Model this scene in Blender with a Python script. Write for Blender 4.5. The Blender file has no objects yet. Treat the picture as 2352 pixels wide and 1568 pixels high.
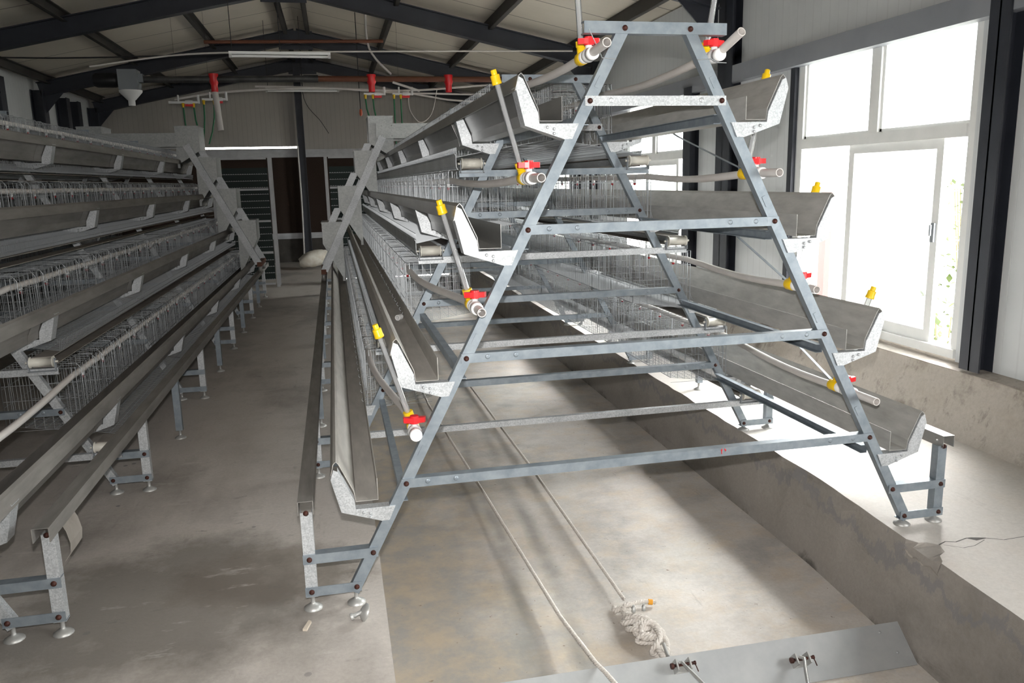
import bpy, math, random
from mathutils import Vector, Matrix
random.seed(7)
S = bpy.context.scene
COL = S.collection
PI = math.pi

# ------------------------------------------------------------------ camera, sky, light, exposure
F, YAW, PITCH, ROLL = 1842.6, .2124, .1969, -.0231
CAM = Vector((-1.2062, -2.9298, 1.6))
_fw = Vector((math.sin(YAW) * math.cos(PITCH), math.cos(YAW) * math.cos(PITCH), -math.sin(PITCH)))
_rt = Vector((math.cos(YAW), -math.sin(YAW), 0)); _up = _rt.cross(_fw)
_r2 = _rt * math.cos(ROLL) + _up * math.sin(ROLL); _u2 = _up * math.cos(ROLL) - _rt * math.sin(ROLL)
cd = bpy.data.cameras.new('camera'); cam = bpy.data.objects.new('camera', cd); COL.objects.link(cam)
cd.sensor_width = 36; cd.lens = 36 * F / 2352; cd.clip_start = .02; cd.clip_end = 200
M4 = Matrix((_r2, _u2, -_fw)).transposed().to_4x4(); M4.translation = CAM
cam.matrix_world = M4
S.camera = cam
S.view_settings.view_transform = 'Standard'; S.view_settings.look = 'None'
S.view_settings.exposure = 0.0; S.view_settings.gamma = 1.0; S.view_settings.use_curve_mapping = False

W = bpy.data.worlds.new('overcast_sky'); S.world = W; W.use_nodes = True
_b = W.node_tree.nodes['Background']; _b.inputs[0].default_value = (1, .985, .97, 1); _b.inputs[1].default_value = 26.0
# the hazy sun behind the overcast: a broad brighter patch of sky out beyond the windows
_n = W.node_tree.nodes; _l = W.node_tree.links
_tc = _n.new('ShaderNodeTexCoord'); _dp = _n.new('ShaderNodeVectorMath'); _dp.operation = 'DOT_PRODUCT'; _dp.inputs[1].default_value = Vector((.52, .42, .60)).normalized()
_mr = _n.new('ShaderNodeMapRange'); _mr.interpolation_type = 'SMOOTHSTEP'
for _i, _v in ((1, .925), (2, .992), (3, 26.0), (4, 150.0)): _mr.inputs[_i].default_value = _v
_l.new(_tc.outputs['Generated'], _dp.inputs[0]); _l.new(_dp.outputs['Value'], _mr.inputs[0]); _l.new(_mr.outputs[0], _b.inputs[1])

def lamp(name, kind, loc, energy, color=(1, 1, 1), **k):
    d = bpy.data.lights.new(name, kind); d.energy = energy; d.color = color
    o = bpy.data.objects.new(name, d); COL.objects.link(o); o.location = loc
    for a, v in k.items(): setattr(d, a, v)
    return o
# the photographer's flash, just above the lens, aimed with it
fl = lamp('camera_flash', 'SPOT', CAM + _u2 * .12, 500, (1, .97, .93), spot_size=math.radians(105), spot_blend=1.0, shadow_soft_size=.02)
fl.rotation_euler = (-M4.to_3x3().col[2]).to_track_quat('-Z', 'Y').to_euler()
def portal(name, x, y, z, sy, sz, rot):
    o = lamp(name, 'AREA', (x, y, z), 1); o.data.shape = 'RECTANGLE'; o.data.size = sy; o.data.size_y = sz
    o.rotation_euler = rot; o.data.cycles.is_portal = True
# daylight portals in the window openings of the right-hand wall
WINDOWS = [(-3.20, -1.45), (1.23, 3.11), (5.20, 7.08), (9.6, 11.1)]
WZ0, WZ1 = .46, 2.53
for a, b_ in WINDOWS:
    portal('daylight_portal', 2.56, (a + b_) / 2, (WZ0 + WZ1) / 2, WZ1 - WZ0, b_ - a, (0, PI / 2, 0))

# ------------------------------------------------------------------ materials
class NT:
    def __init__(s, name):
        s.m = bpy.data.materials.new(name); s.m.use_nodes = True; s.t = s.m.node_tree
        s.p = s.t.nodes['Principled BSDF']; s.out = s.t.nodes['Material Output']
        s.tc = None
    def n(s, kind, **k):
        x = s.t.nodes.new(kind)
        for a, v in k.items(): setattr(x, a, v)
        return x
    def l(s, a, b): s.t.links.new(a, b)
    def coord(s):
        if not s.tc: s.tc = s.n('ShaderNodeTexCoord')
        return s.tc.outputs['Object']
    def noise(s, scale, detail=4, rough=.55, stretch=None, vec=None):
        n = s.n('ShaderNodeTexNoise'); n.inputs['Scale'].default_value = scale; n.inputs['Detail'].default_value = detail; n.inputs['Roughness'].default_value = rough
        v = vec or s.coord()
        if stretch:
            mp = s.n('ShaderNodeMapping'); mp.inputs['Scale'].default_value = stretch; s.l(v, mp.inputs[0]); v = mp.outputs[0]
        s.l(v, n.inputs['Vector']); return n.outputs['Fac']
    def ramp(s, fac, stops):
        r = s.n('ShaderNodeValToRGB'); e = r.color_ramp.elements
        while len(e) < len(stops): e.new(.5)
        for q, (p, c) in zip(e, stops):
            q.position = p; q.color = (c if isinstance(c, tuple) else (c, c, c)) + (1,)
        s.l(fac, r.inputs[0]); return r.outputs[0]
    def mix(s, fac, a, b, mode='MIX'):
        x = s.n('ShaderNodeMix', data_type='RGBA', blend_type=mode)
        for sock, v in ((x.inputs[0], fac), (x.inputs[6], a), (x.inputs[7], b)):
            if isinstance(v, (int, float)): sock.default_value = v
            elif isinstance(v, tuple): sock.default_value = v + (1,) if len(v) == 3 else v
            else: s.l(v, sock)
        return x.outputs[2]
    def math(s, op, a, b=None, c=None):
        x = s.n('ShaderNodeMath', operation=op)
        for i, v in enumerate((a, b, c)):
            if v is None: continue
            if isinstance(v, (int, float)): x.inputs[i].default_value = v
            else: s.l(v, x.inputs[i])
        return x.outputs[0]
    def set(s, base=None, rough=None, metal=None, bump=None, bs=.2, bd=.01, spec=None):
        for nm, v in (('Base Color', base), ('Roughness', rough), ('Metallic', metal), ('Specular IOR Level', spec)):
            if v is None: continue
            if isinstance(v, (int, float)): s.p.inputs[nm].default_value = v
            elif isinstance(v, tuple): s.p.inputs[nm].default_value = v + (1,)
            else: s.l(v, s.p.inputs[nm])
        if bump is not None:
            b = s.n('ShaderNodeBump'); b.inputs['Strength'].default_value = bs; b.inputs['Distance'].default_value = bd
            s.l(bump, b.inputs['Height']); s.l(b.outputs[0], s.p.inputs['Normal'])
        return s.m

def plain(name, col, rough=.5, metal=0, spec=.5):
    return NT(name).set(col, rough, metal, spec=spec)
def mottled(name, a, b, scale=12, rough=.45, metal=.6, stretch=None, bump=0):
    t = NT(name); f = t.noise(scale, 5, .6, stretch)
    return t.set(t.ramp(f, [(.3, a), (.7, b)]), rough, metal, bump=f if bump else None, bs=bump)
def spangle(name, a, b, scale, rough, metal, bs=.25):
    t = NT(name); v = t.n('ShaderNodeTexVoronoi'); v.inputs['Scale'].default_value = scale; t.l(t.coord(), v.inputs['Vector'])
    sp = t.n('ShaderNodeSeparateColor'); t.l(v.outputs['Color'], sp.inputs[0])
    n = t.noise(6, 3)
    c = t.ramp(sp.outputs[0], [(0., a), (1., b)])
    return t.set(t.mix(.35, c, t.ramp(n, [(.3, a), (.7, b)])), rough, metal, bump=sp.outputs[1], bs=bs, bd=.002)

MAT = {}
MAT['frame'] = mottled('blue_grey_galvanized_steel', (.19, .225, .26), (.30, .34, .375), 16, .46, .5)
MAT['spangle'] = spangle('bright_spangled_zinc', (.34, .36, .38), (.64, .66, .68), 210, .46, .5)
MAT['trough'] = mottled('dull_trough_sheet', (.36, .36, .355), (.46, .46, .45), 7, .36, .8, (3, .5, 3))
MAT['trough_dull'] = mottled('pale_dull_trough_sheet', (.30, .30, .285), (.42, .415, .40), 9, .55, .15, (3, .8, 3))
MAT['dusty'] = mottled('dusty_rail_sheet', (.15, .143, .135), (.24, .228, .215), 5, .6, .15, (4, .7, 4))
MAT['dusty_light'] = mottled('feed_dusted_trough_sheet', (.34, .325, .305), (.46, .44, .41), 6, .65, .0, (4, .8, 4))
MAT['belt'] = mottled('woven_egg_belt', (.20, .18, .16), (.29, .265, .24), 9, .8, 0)
MAT['wire'] = plain('galvanized_wire', (.38, .40, .42), .40, .55)
MAT['hopper'] = spangle('hopper_sheet', (.34, .355, .355), (.46, .475, .47), 60, .48, .5, .05)
MAT['blade'] = mottled('worn_zinc_blade', (.33, .345, .355), (.44, .45, .455), 5, .5, .35)
MAT['pvc'] = mottled('grey_white_pvc', (.56, .525, .505), (.66, .63, .61), 5, .4, 0)
MAT['white_plastic'] = plain('white_plastic', (.80, .80, .80), .3)
MAT['red'] = plain('red_plastic', (.72, .02, .025), .35)
MAT['dark_red'] = plain('dark_red_rubber', (.30, .015, .02), .4)
MAT['yellow'] = plain('yellow_plastic', (.85, .55, .01), .35)
MAT['green'] = plain('green_hose', (.01, .16, .06), .45)
MAT['navy'] = mottled('dark_navy_paint', (.018, .021, .030), (.030, .034, .046), 3, .5, 0)
MAT['girt_glare'] = mottled('glare_lit_navy_girt', (.24, .255, .285), (.29, .305, .335), 3, .5, 0)  # navy paint lightened, window glare put into the girt colour
MAT['purlin'] = mottled('dark_purlin', (.030, .029, .028), (.055, .050, .044), 4, .6, 0)
MAT['bolt'] = mottled('rusty_bolt', (.028, .009, .007), (.075, .022, .014), 60, .6, .3)
MAT['rust'] = mottled('rust_red_pipe', (.11, .035, .018), (.17, .06, .03), 6, .6, .1, (.5, 4, 4))
MAT['darkpipe'] = mottled('dark_galvanized_pipe', (.05, .05, .05), (.10, .10, .10), 6, .5, .4)
MAT['black'] = plain('black_paint', (.015, .015, .016), .45)
MAT['grey_paint'] = plain('grey_painted_motor', (.24, .26, .28), .5)
MAT['white_frame'] = mottled('white_window_plastic', (.84, .85, .84), (.90, .90, .89), 8, .4, 0)
MAT['rack'] = mottled('pale_rack_steel', (.42, .43, .45), (.55, .56, .58), 6, .5, .2)
MAT['slat'] = plain('dark_green_slat', (.004, .018, .015), .6)
MAT['pad'] = mottled('brown_cooling_pad', (.022, .012, .008), (.042, .024, .016), 30, .9, 0, (6, 6, 1))
MAT['rope'] = mottled('off_white_rope', (.50, .46, .42), (.70, .66, .62), 90, .9, 0)
MAT['rod'] = plain('dull_steel_rod', (.42, .42, .41), .45, .5)
MAT['orange'] = plain('orange_tape', (.75, .33, .02), .5)
MAT['sack'] = mottled('woven_white_sack', (.62, .55, .45), (.88, .85, .78), 7, .8, 0)
MAT['roller'] = plain('cream_roller', (.62, .60, .54), .45)
MAT['orange_red'] = plain('orange_red_switch', (.55, .10, .04), .5)
MAT['wood'] = plain('pale_wood_scrap', (.55, .48, .40), .8)

def clear(name, tint, gloss=.08, haze=0):
    t = NT(name); t.t.nodes.remove(t.p)
    tr = t.n('ShaderNodeBsdfTransparent'); tr.inputs[0].default_value = tint + (1,)
    gl = t.n('ShaderNodeBsdfGlossy'); gl.inputs['Roughness'].default_value = .06
    fr = t.n('ShaderNodeLayerWeight'); fr.inputs[0].default_value = .25
    mx = t.n('ShaderNodeMixShader')
    t.l(t.math('MULTIPLY_ADD', fr.outputs['Fresnel'], .7, gloss * .3), mx.inputs[0])
    body = tr.outputs[0]
    if haze:
        df = t.n('ShaderNodeBsdfDiffuse'); df.inputs[0].default_value = (.75, .76, .78, 1); hm = t.n('ShaderNodeMixShader'); hm.inputs[0].default_value = haze
        t.l(tr.outputs[0], hm.inputs[1]); t.l(df.outputs[0], hm.inputs[2]); body = hm.outputs[0]
    t.l(body, mx.inputs[1]); t.l(gl.outputs[0], mx.inputs[2]); t.l(mx.outputs[0], t.out.inputs[0])
    return t.m
MAT['glass'] = clear('window_glass', (.93, .96, .95), .05)
MAT['tube'] = clear('clear_tube', (.80, .82, .83), .35, .30)

def concrete(name, base, dark, tan, darkpos=(.30, .52), grain=60, stain_scale=1.1, stretch=(1, .6, 1)):
    t = NT(name)
    big = t.noise(stain_scale, 6, .62, stretch); fine = t.noise(grain, 4, .7); mid = t.noise(4.5, 6, .65, stretch)
    scr = t.noise(9, 5, .75, (1.2, .22, 1))
    c = t.mix(t.ramp(big, [(darkpos[0], 1.), (darkpos[1], 0.)]), base, dark)
    c = t.mix(t.ramp(mid, [(.48, 0.), (.72, .55)]), c, tan)
    c = t.mix(t.ramp(scr, [(.62, 0.), (.74, .35)]), c, tuple(x * .45 for x in dark))
    c = t.mix(.16, c, t.ramp(fine, [(.3, .25), (.7, .75)]), 'OVERLAY')
    return t, c, fine
t, c, fine = concrete('aisle_concrete', (.45, .415, .385), (.24, .218, .198), (.35, .315, .28), (.30, .50))
sp = t.n('ShaderNodeSeparateXYZ'); t.l(t.coord(), sp.inputs[0])
def blob(cx, cy, rx, ry, edge, sc):
    """soft irregular outline round a spot on the floor"""
    dx = t.math('DIVIDE', t.math('SUBTRACT', sp.outputs[0], cx), rx); dy = t.math('DIVIDE', t.math('SUBTRACT', sp.outputs[1], cy), ry)
    d2 = t.math('ADD', t.math('MULTIPLY', dx, dx), t.math('MULTIPLY', dy, dy))
    return t.ramp(t.math('ADD', d2, t.math('MULTIPLY_ADD', t.noise(sc, 6, .7), 2.2, -1.1)), [(.35, 1.), (.35 + edge, 0.)])
c = t.mix(t.math('MULTIPLY', blob(-1.95, .22, .75, .66, 1.1, 2.2), .78), c, (.155, .14, .125))  # broad soft-edged darker patch on the near aisle floor
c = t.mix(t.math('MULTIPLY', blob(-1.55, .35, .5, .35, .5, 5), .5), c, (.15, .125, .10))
scf = t.ramp(t.noise(7, 7, .78, (1.0, 2.2, 1)), [(.60, 0.), (.66, 1.)])
c = t.mix(t.math('MULTIPLY', scf, t.ramp(t.noise(.9, 2), [(.4, .1), (.65, .75)])), c, (.11, .105, .10))
vo = t.n('ShaderNodeTexVoronoi'); vo.inputs['Scale'].default_value = 9; t.l(t.coord(), vo.inputs['Vector'])
c = t.mix(t.math('MULTIPLY', t.ramp(vo.outputs['Distance'], [(.10, 1.), (.13, 0.)]), t.ramp(t.noise(1.7, 2), [(.56, 0.), (.62, .7)])), c, (.12, .12, .125))
lt = t.ramp(t.noise(5, 5, .7, (.5, 1.6, 1)), [(.60, 0.), (.68, .5)])
c = t.mix(lt, c, (.52, .49, .46))
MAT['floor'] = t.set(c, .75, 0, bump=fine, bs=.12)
t, c, fine = concrete('platform_concrete', (.50, .475, .445), (.41, .385, .36), (.50, .445, .39), (.25, .45))
MAT['platform'] = t.set(c, .75, 0, bump=fine, bs=.12)
# pit floor: tan patches and dark bands painting in soft shadows of overhead pipes
t, c, fine = concrete('pit_concrete', (.56, .525, .49), (.33, .315, .30), (.54, .43, .31), (.26, .50), 60, 2.0, (1, 1, 1))
c = t.mix(t.ramp(t.noise(3.2, 7, .75, (.9, 1.3, 1)), [(.44, 0.), (.68, .42)]), c, (.30, .29, .28))
c = t.mix(t.ramp(t.noise(6.5, 6, .7, (.9, 1.4, 1)), [(.52, 0.), (.70, .5)]), c, (.60, .50, .38))
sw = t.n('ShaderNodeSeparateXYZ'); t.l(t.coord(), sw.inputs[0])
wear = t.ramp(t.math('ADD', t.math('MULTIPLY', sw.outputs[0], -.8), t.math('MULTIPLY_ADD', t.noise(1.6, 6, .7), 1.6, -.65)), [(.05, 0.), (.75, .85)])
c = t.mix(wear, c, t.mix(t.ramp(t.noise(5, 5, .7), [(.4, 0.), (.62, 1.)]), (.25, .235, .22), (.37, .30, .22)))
c = t.mix(t.ramp(t.noise(34, 3, .6), [(.70, 0.), (.74, .8)]), c, (.20, .15, .11))
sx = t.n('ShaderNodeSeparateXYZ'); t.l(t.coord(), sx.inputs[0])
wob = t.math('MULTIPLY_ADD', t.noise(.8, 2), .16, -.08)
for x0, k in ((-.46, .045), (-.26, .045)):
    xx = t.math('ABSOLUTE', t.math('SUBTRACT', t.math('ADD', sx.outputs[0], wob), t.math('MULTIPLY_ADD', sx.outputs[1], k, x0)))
    shadow_band = t.math('MULTIPLY', t.ramp(xx, [(.01, 1.), (.065, 0.)]), t.ramp(t.noise(2.2, 4, .6), [(.35, .15), (.6, .6)]))
    c = t.mix(shadow_band, c, (.15, .145, .14))
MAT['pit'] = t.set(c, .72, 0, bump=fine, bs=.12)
t, c, fine = concrete('pit_wall_concrete', (.31, .285, .262), (.19, .175, .16), (.27, .245, .215), (.30, .50), 50, 1.6)
sx = t.n('ShaderNodeSeparateXYZ'); t.l(t.coord(), sx.inputs[0])
nz = t.noise(4.5, 6, .7, (1, 1, .6))
lump = t.math('ADD', sx.outputs[2], t.math('MULTIPLY_ADD', nz, .50, -.25))
c = t.mix(t.ramp(t.math('ABSOLUTE', t.math('ADD', lump, .055)), [(.016, .7), (.030, 0.)]), c, (.215, .21, .22))
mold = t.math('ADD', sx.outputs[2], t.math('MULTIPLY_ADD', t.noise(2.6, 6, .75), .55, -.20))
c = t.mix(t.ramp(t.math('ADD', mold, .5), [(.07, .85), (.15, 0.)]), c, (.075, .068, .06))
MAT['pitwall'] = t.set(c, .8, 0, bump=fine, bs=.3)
t, c, fine = concrete('stained_wall_concrete', (.42, .385, .345), (.17, .15, .128), (.33, .29, .24), (.34, .46), 45, 2.6, (1, 1, 1.1))
c = t.mix(t.ramp(t.noise(8, 6, .75, (1, 1, .5)), [(.56, 0.), (.66, .65)]), c, (.16, .14, .12))
MAT['basewall'] = t.set(c, .85, 0, bump=fine, bs=.25)
MAT['darkbase'] = mottled('dark_concrete', (.05, .045, .04), (.09, .082, .074), 4, .9, 0)  # plain dark concrete tone for the wall feet
MAT['crack'] = plain('dark_crack', (.10, .095, .09), .9)

def ribbed(name, col, axis, period, depth, line=.25, seam=None):
    """sandwich panel: fine ribs along one axis, and dirt streaks"""
    t = NT(name); sx = t.n('ShaderNodeSeparateXYZ'); t.l(t.coord(), sx.inputs[0])
    fr = t.math('FRACT', t.math('DIVIDE', sx.outputs[axis], period))
    r = t.ramp(fr, [(0, 0.), (.03, 1.), (.45, 1.), (.5, .55), (.55, 1.), (.97, 1.)])
    base = t.mix(t.ramp(t.noise(1.4, 5, .6), [(.35, 0.), (.75, .35)]), col, tuple(x * .72 for x in col))
    c = t.mix(t.math('MULTIPLY', t.math('SUBTRACT', 1., r), line), base, tuple(x * .35 for x in col))
    if seam:
        fs = t.math('FRACT', t.math('DIVIDE', sx.outputs[axis], seam))
        c = t.mix(t.ramp(fs, [(0, .9), (.02, .9), (.03, 0.)]), c, tuple(x * .2 for x in col))
    return t.set(c, .45, 0, bump=r, bs=depth, bd=.004)
MAT['wallR'] = ribbed('pale_wall_panel', (.715, .735, .75), 1, .22, .3, .3)
MAT['wallB'] = ribbed('pale_end_wall_panel', (.42, .395, .36), 0, .19, .3, .5)
MAT['roof'] = ribbed('roof_panel', (.66, .605, .52), 1, .24, .25, .10, .95)
MAT['ground'] = mottled('outdoor_ground', (.22, .21, .185), (.30, .285, .26), 2, .9, 0)
MAT['leaf'] = mottled('bright_leaf', (.030, .052, .007), (.06, .09, .018), 14, .5, 0)
MAT['stem'] = plain('leaf_stem', (.12, .10, .05), .8)
MAT['pinkpost'] = plain('red_painted_post', (.09, .03, .028), .6)
MAT['outwall'] = plain('pale_plaster', (.62, .61, .58), .8)

# ------------------------------------------------------------------ mesh tools
class MB:
    def __init__(s): s.v = []; s.f = []; s.sm = set()
    def add(s, vs, fs, smooth=False):
        o = len(s.v); s.v += [tuple(x) for x in vs]
        for q in fs:
            if smooth: s.sm.add(len(s.f))
            s.f.append(tuple(i + o for i in q))
        return s
    def box(s, a, b):
        x0, y0, z0 = (min(p, q) for p, q in zip(a, b)); x1, y1, z1 = (max(p, q) for p, q in zip(a, b))
        return s.add([(x0, y0, z0), (x1, y0, z0), (x1, y1, z0), (x0, y1, z0), (x0, y0, z1), (x1, y0, z1), (x1, y1, z1), (x0, y1, z1)],
                     [(0, 3, 2, 1), (4, 5, 6, 7), (0, 1, 5, 4), (1, 2, 6, 5), (2, 3, 7, 6), (3, 0, 4, 7)])
    def obox(s, p, q, u, w0, w1, v, d0, d1):
        """box from p to q, spanning w0..w1 along u and d0..d1 along v"""
        p, q, u, v = map(Vector, (p, q, u, v)); vs = []
        for e in (p, q):
            for a, b in ((w0, d0), (w1, d0), (w1, d1), (w0, d1)): vs.append(e + u * a + v * b)
        return s.add(vs, [(0, 1, 2, 3), (7, 6, 5, 4), (0, 4, 5, 1), (1, 5, 6, 2), (2, 6, 7, 3), (3, 7, 4, 0)])
    def angle(s, p, q, u, w, v, d, lips=(1, 1), t=.003):
        """folded sheet channel: web of width w along u, lips of depth d along v"""
        s.obox(p, q, u, -w / 2, w / 2, v, 0, t)
        if lips[0]: s.obox(p, q, u, -w / 2, -w / 2 + t, v, t, d)
        if lips[1]: s.obox(p, q, u, w / 2 - t, w / 2, v, t, d)
        return s
    def tube(s, pts, r, n=8, cap=True, smooth=True):
        pts = [Vector(p) for p in pts]; rs = r if isinstance(r, (list, tuple)) else [r] * len(pts)
        vs = []; up = None
        for i, p in enumerate(pts):
            d = (pts[min(i + 1, len(pts) - 1)] - pts[max(i - 1, 0)]).normalized()
            if up is None: up = Vector((0, 0, 1)) if abs(d.z) < .9 else Vector((1, 0, 0))
            a = d.cross(up).normalized(); b = a.cross(d).normalized(); up = b
            for k in range(n):
                th = 2 * PI * (k + .5) / n; vs.append(p + (a * math.cos(th) + b * math.sin(th)) * rs[i])
        fs = [(i * n + k, i * n + (k + 1) % n, (i + 1) * n + (k + 1) % n, (i + 1) * n + k) for i in range(len(pts) - 1) for k in range(n)]
        s.add(vs, fs, smooth)
        if cap: s.add(vs[:n], [tuple(range(n - 1, -1, -1))]); s.add(vs[-n:], [tuple(range(n))])
        return s
    def pipe(s, pts, r, ri, n=14):
        s.tube(pts, r, n, cap=False); s.tube(pts, ri, n, cap=False)
        for e in (0, -1):
            d = (Vector(pts[1]) - Vector(pts[0])) if e == 0 else (Vector(pts[-1]) - Vector(pts[-2]))
            s.ring(pts[e], d, ri, r, n)
        return s
    def ring(s, c, d, r0, r1, n=14):
        d = Vector(d).normalized(); up = Vector((0, 0, 1)) if abs(d.z) < .9 else Vector((1, 0, 0))
        a = d.cross(up).normalized(); b = a.cross(d).normalized(); c = Vector(c); vs = []
        for rr in (r0, r1):
            for k in range(n):
                th = 2 * PI * (k + .5) / n; vs.append(c + (a * math.cos(th) + b * math.sin(th)) * rr)
        return s.add(vs, [(k, (k + 1) % n, n + (k + 1) % n, n + k) for k in range(n)])
    def lathe(s, base, prof, axis=(0, 0, 1), n=14):
        return s.tube2(base, prof, axis, n)
    def tube2(s, base, prof, axis, n):
        d = Vector(axis).normalized(); up = Vector((0, 0, 1)) if abs(d.z) < .9 else Vector((1, 0, 0))
        a = d.cross(up).normalized(); b = a.cross(d).normalized(); c = Vector(base); vs = []
        for r, h in prof:
            for k in range(n):
                th = 2 * PI * (k + .5) / n; vs.append(c + d * h + (a * math.cos(th) + b * math.sin(th)) * r)
        m = len(prof)
        s.add(vs, [(i * n + k, i * n + (k + 1) % n, (i + 1) * n + (k + 1) % n, (i + 1) * n + k) for i in range(m - 1) for k in range(n)], True)
        s.add(vs[:n], [tuple(range(n - 1, -1, -1))]); return s.add(vs[-n:], [tuple(range(n))])
    def prism(s, poly, y0, y1, plane='xz'):
        """extrude an outline (x,z) along y, or (x,y) along z, or (y,z) along x"""
        mk = {'xz': lambda p, h: (p[0], h, p[1]), 'xy': lambda p, h: (p[0], p[1], h), 'yz': lambda p, h: (h, p[0], p[1])}[plane]
        n = len(poly); vs = [mk(p, y0) for p in poly] + [mk(p, y1) for p in poly]
        return s.add(vs, [tuple(range(n - 1, -1, -1)), tuple(range(n, 2 * n))] + [(i, (i + 1) % n, n + (i + 1) % n, n + i) for i in range(n)])
    def sheet(s, prof, y0, y1, t=.003, ys=None):
        """thin folded sheet of open (x,z) profile, extruded along y"""
        P = [Vector((p[0], 0, p[1])) for p in prof]; nrm = []
        for i in range(len(P)):
            d = P[min(i + 1, len(P) - 1)] - P[max(i - 1, 0)]; nrm.append(Vector((-d.z, 0, d.x)).normalized())
        for i in range(len(P) - 1):
            q = [P[i], P[i + 1], P[i + 1] + nrm[i + 1] * t, P[i] + nrm[i] * t]
            s.prism([(v.x, v.z) for v in q], y0, y1)
        return s
    def wire(s, p, q, r=.0014):
        return s.tube([p, q], r, 4, cap=False, smooth=False)
    def build(s, name, mat, parent=None, loc=None):
        me = bpy.data.meshes.new(name); me.from_pydata(s.v, [], s.f)
        if s.sm:
            for i in s.sm: me.polygons[i].use_smooth = True
        me.validate(); me.update()
        me.materials.append(MAT[mat] if isinstance(mat, str) else mat)
        o = bpy.data.objects.new(name, me); COL.objects.link(o)
        if parent: o.parent = parent
        if loc: o.location = loc
        return o

def tag(o, label=None, cat=None, group=None, kind=None):
    if label: o['label'] = label
    if cat: o['category'] = cat
    if group: o['group'] = group
    if kind: o['kind'] = kind
    return o
def thing(name, label, cat, loc=(0, 0, 0), group=None):
    o = bpy.data.objects.new(name, None); COL.objects.link(o); o.location = loc; o.empty_display_size = .1
    return tag(o, label, cat, group)
def dup(root, loc=None, label=None, group=None, mirror=False):
    r = root.copy(); COL.objects.link(r)
    if loc is not None: r.location = loc
    if label: r['label'] = label
    if group: r['group'] = group
    for ch in list(root.children):
        c_ = ch.copy(); COL.objects.link(c_); c_.parent = r
        for g in ch.children:
            d = g.copy(); COL.objects.link(d); d.parent = c_
    return r
def structure(o): o['kind'] = 'structure'; return o

# ------------------------------------------------------------------ the building
XL, XR, YB, YF = -5.80, 2.50, 15.0, -6.0
XC, ZR, SL = -1.65, 4.28, .217           # ridge line, underside of the roof panels there, slope
def roofz(x): return ZR - SL * abs(x - XC)
# pit between the feet of the right-hand row
PL = -1.11; PD = -.43
PE = [(-6.0, .80), (-1.6, 1.03), (-.74, 1.085), (.6, 1.18), (5.6, 1.25), (YB, 1.27)]       # its right-hand edge (y, x)
PZ = .04
def pedge(y):
    for (a, xa), (b_, xb) in zip(PE, PE[1:]):
        if a <= y <= b_: return xa + (xb - xa) * (y - a) / (b_ - a)
    return PE[-1][1]
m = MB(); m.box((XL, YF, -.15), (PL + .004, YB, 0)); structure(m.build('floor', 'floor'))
m = MB()
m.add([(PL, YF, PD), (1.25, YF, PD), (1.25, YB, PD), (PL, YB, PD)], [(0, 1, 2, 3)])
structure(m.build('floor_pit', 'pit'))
m = MB(); m.box((PL + .0005, YF, PD - .01), (PL + .0045, YB, -.002)); structure(m.build('wall_pit_left', 'pitwall'))
# platform on the right with its worn edge and one broken notch
edge = []
rnd = random.Random(3)
y = YF
while y < YB:
    if not -.40 < y < -.08: edge.append((pedge(y) + rnd.uniform(-.006, .006), y))
    elif not any(abs(e[1] + .10) < .001 for e in edge):
        edge += [(pedge(-.35), -.35), (1.13, -.335), (1.155, -.29), (1.20, -.265), (1.225, -.205), (1.19, -.17), (1.155, -.165), (pedge(-.12), -.12), (pedge(-.1), -.1)]
    y += .12 if y < 3 else .5
edge.append((pedge(YB), YB)); edge.sort(key=lambda e: e[1])
fixed = [e for e in edge]
m = MB()
n = len(fixed)
vs = [(x, y, PZ) for x, y in fixed] + [(XR + .1, y, PZ) for x, y in fixed]
m.add(vs, [(i, n + i, n + i + 1, i + 1) for i in range(n - 1)])
structure(m.build('floor_platform', 'platform'))
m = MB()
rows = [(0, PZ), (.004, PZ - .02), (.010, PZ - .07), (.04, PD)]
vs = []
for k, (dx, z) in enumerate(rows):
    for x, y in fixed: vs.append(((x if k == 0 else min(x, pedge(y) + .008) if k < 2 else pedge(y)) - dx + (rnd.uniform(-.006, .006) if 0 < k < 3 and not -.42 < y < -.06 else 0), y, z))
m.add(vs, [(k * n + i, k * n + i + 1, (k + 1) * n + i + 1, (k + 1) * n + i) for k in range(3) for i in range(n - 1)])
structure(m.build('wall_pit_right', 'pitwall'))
m = MB()                                                                                     # rough bottom of the notch
cells = [(pedge(-.35 + .024 * j) - .012 + .020 * i, -.35 + .024 * j) for j in range(11) for i in range(9)]
m.add([(x, y, PZ - .05 + rnd.uniform(-.010, .010) + i_ * .004) for (x, y), i_ in zip(cells, list(range(9)) * 11)], [(j * 9 + i, j * 9 + i + 1, (j + 1) * 9 + i + 1, (j + 1) * 9 + i) for j in range(10) for i in range(8)])
structure(m.build('trim_1', 'basewall'))
m = MB()                                                                                     # hairline crack running to the wall
pts = [(1.222, -.205), (1.27, -.185), (1.31, -.20), (1.38, -.18), (1.405, -.195), (1.46, -.20), (1.52, -.235), (1.63, -.23), (1.78, -.26), (1.95, -.25)]
wd = [.004, .003, .003, .003, .016, .003, .002, .002, .002, .001]
m.add([(x, y + s_ * w, PZ + .0008) for (x, y), w in zip(pts, wd) for s_ in (-1, 1)], [(2 * i, 2 * i + 2, 2 * i + 3, 2 * i + 1) for i in range(len(pts) - 1)])
m.add([(x, y + s_ * .0016, PZ + .0008) for x, y in [(1.24, -.21), (1.30, -.255), (1.36, -.25), (1.44, -.215)] for s_ in (-1, 1)], [(0, 2, 3, 1), (2, 4, 5, 3), (4, 6, 7, 5)])
structure(m.build('trim_2', 'crack'))
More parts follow.
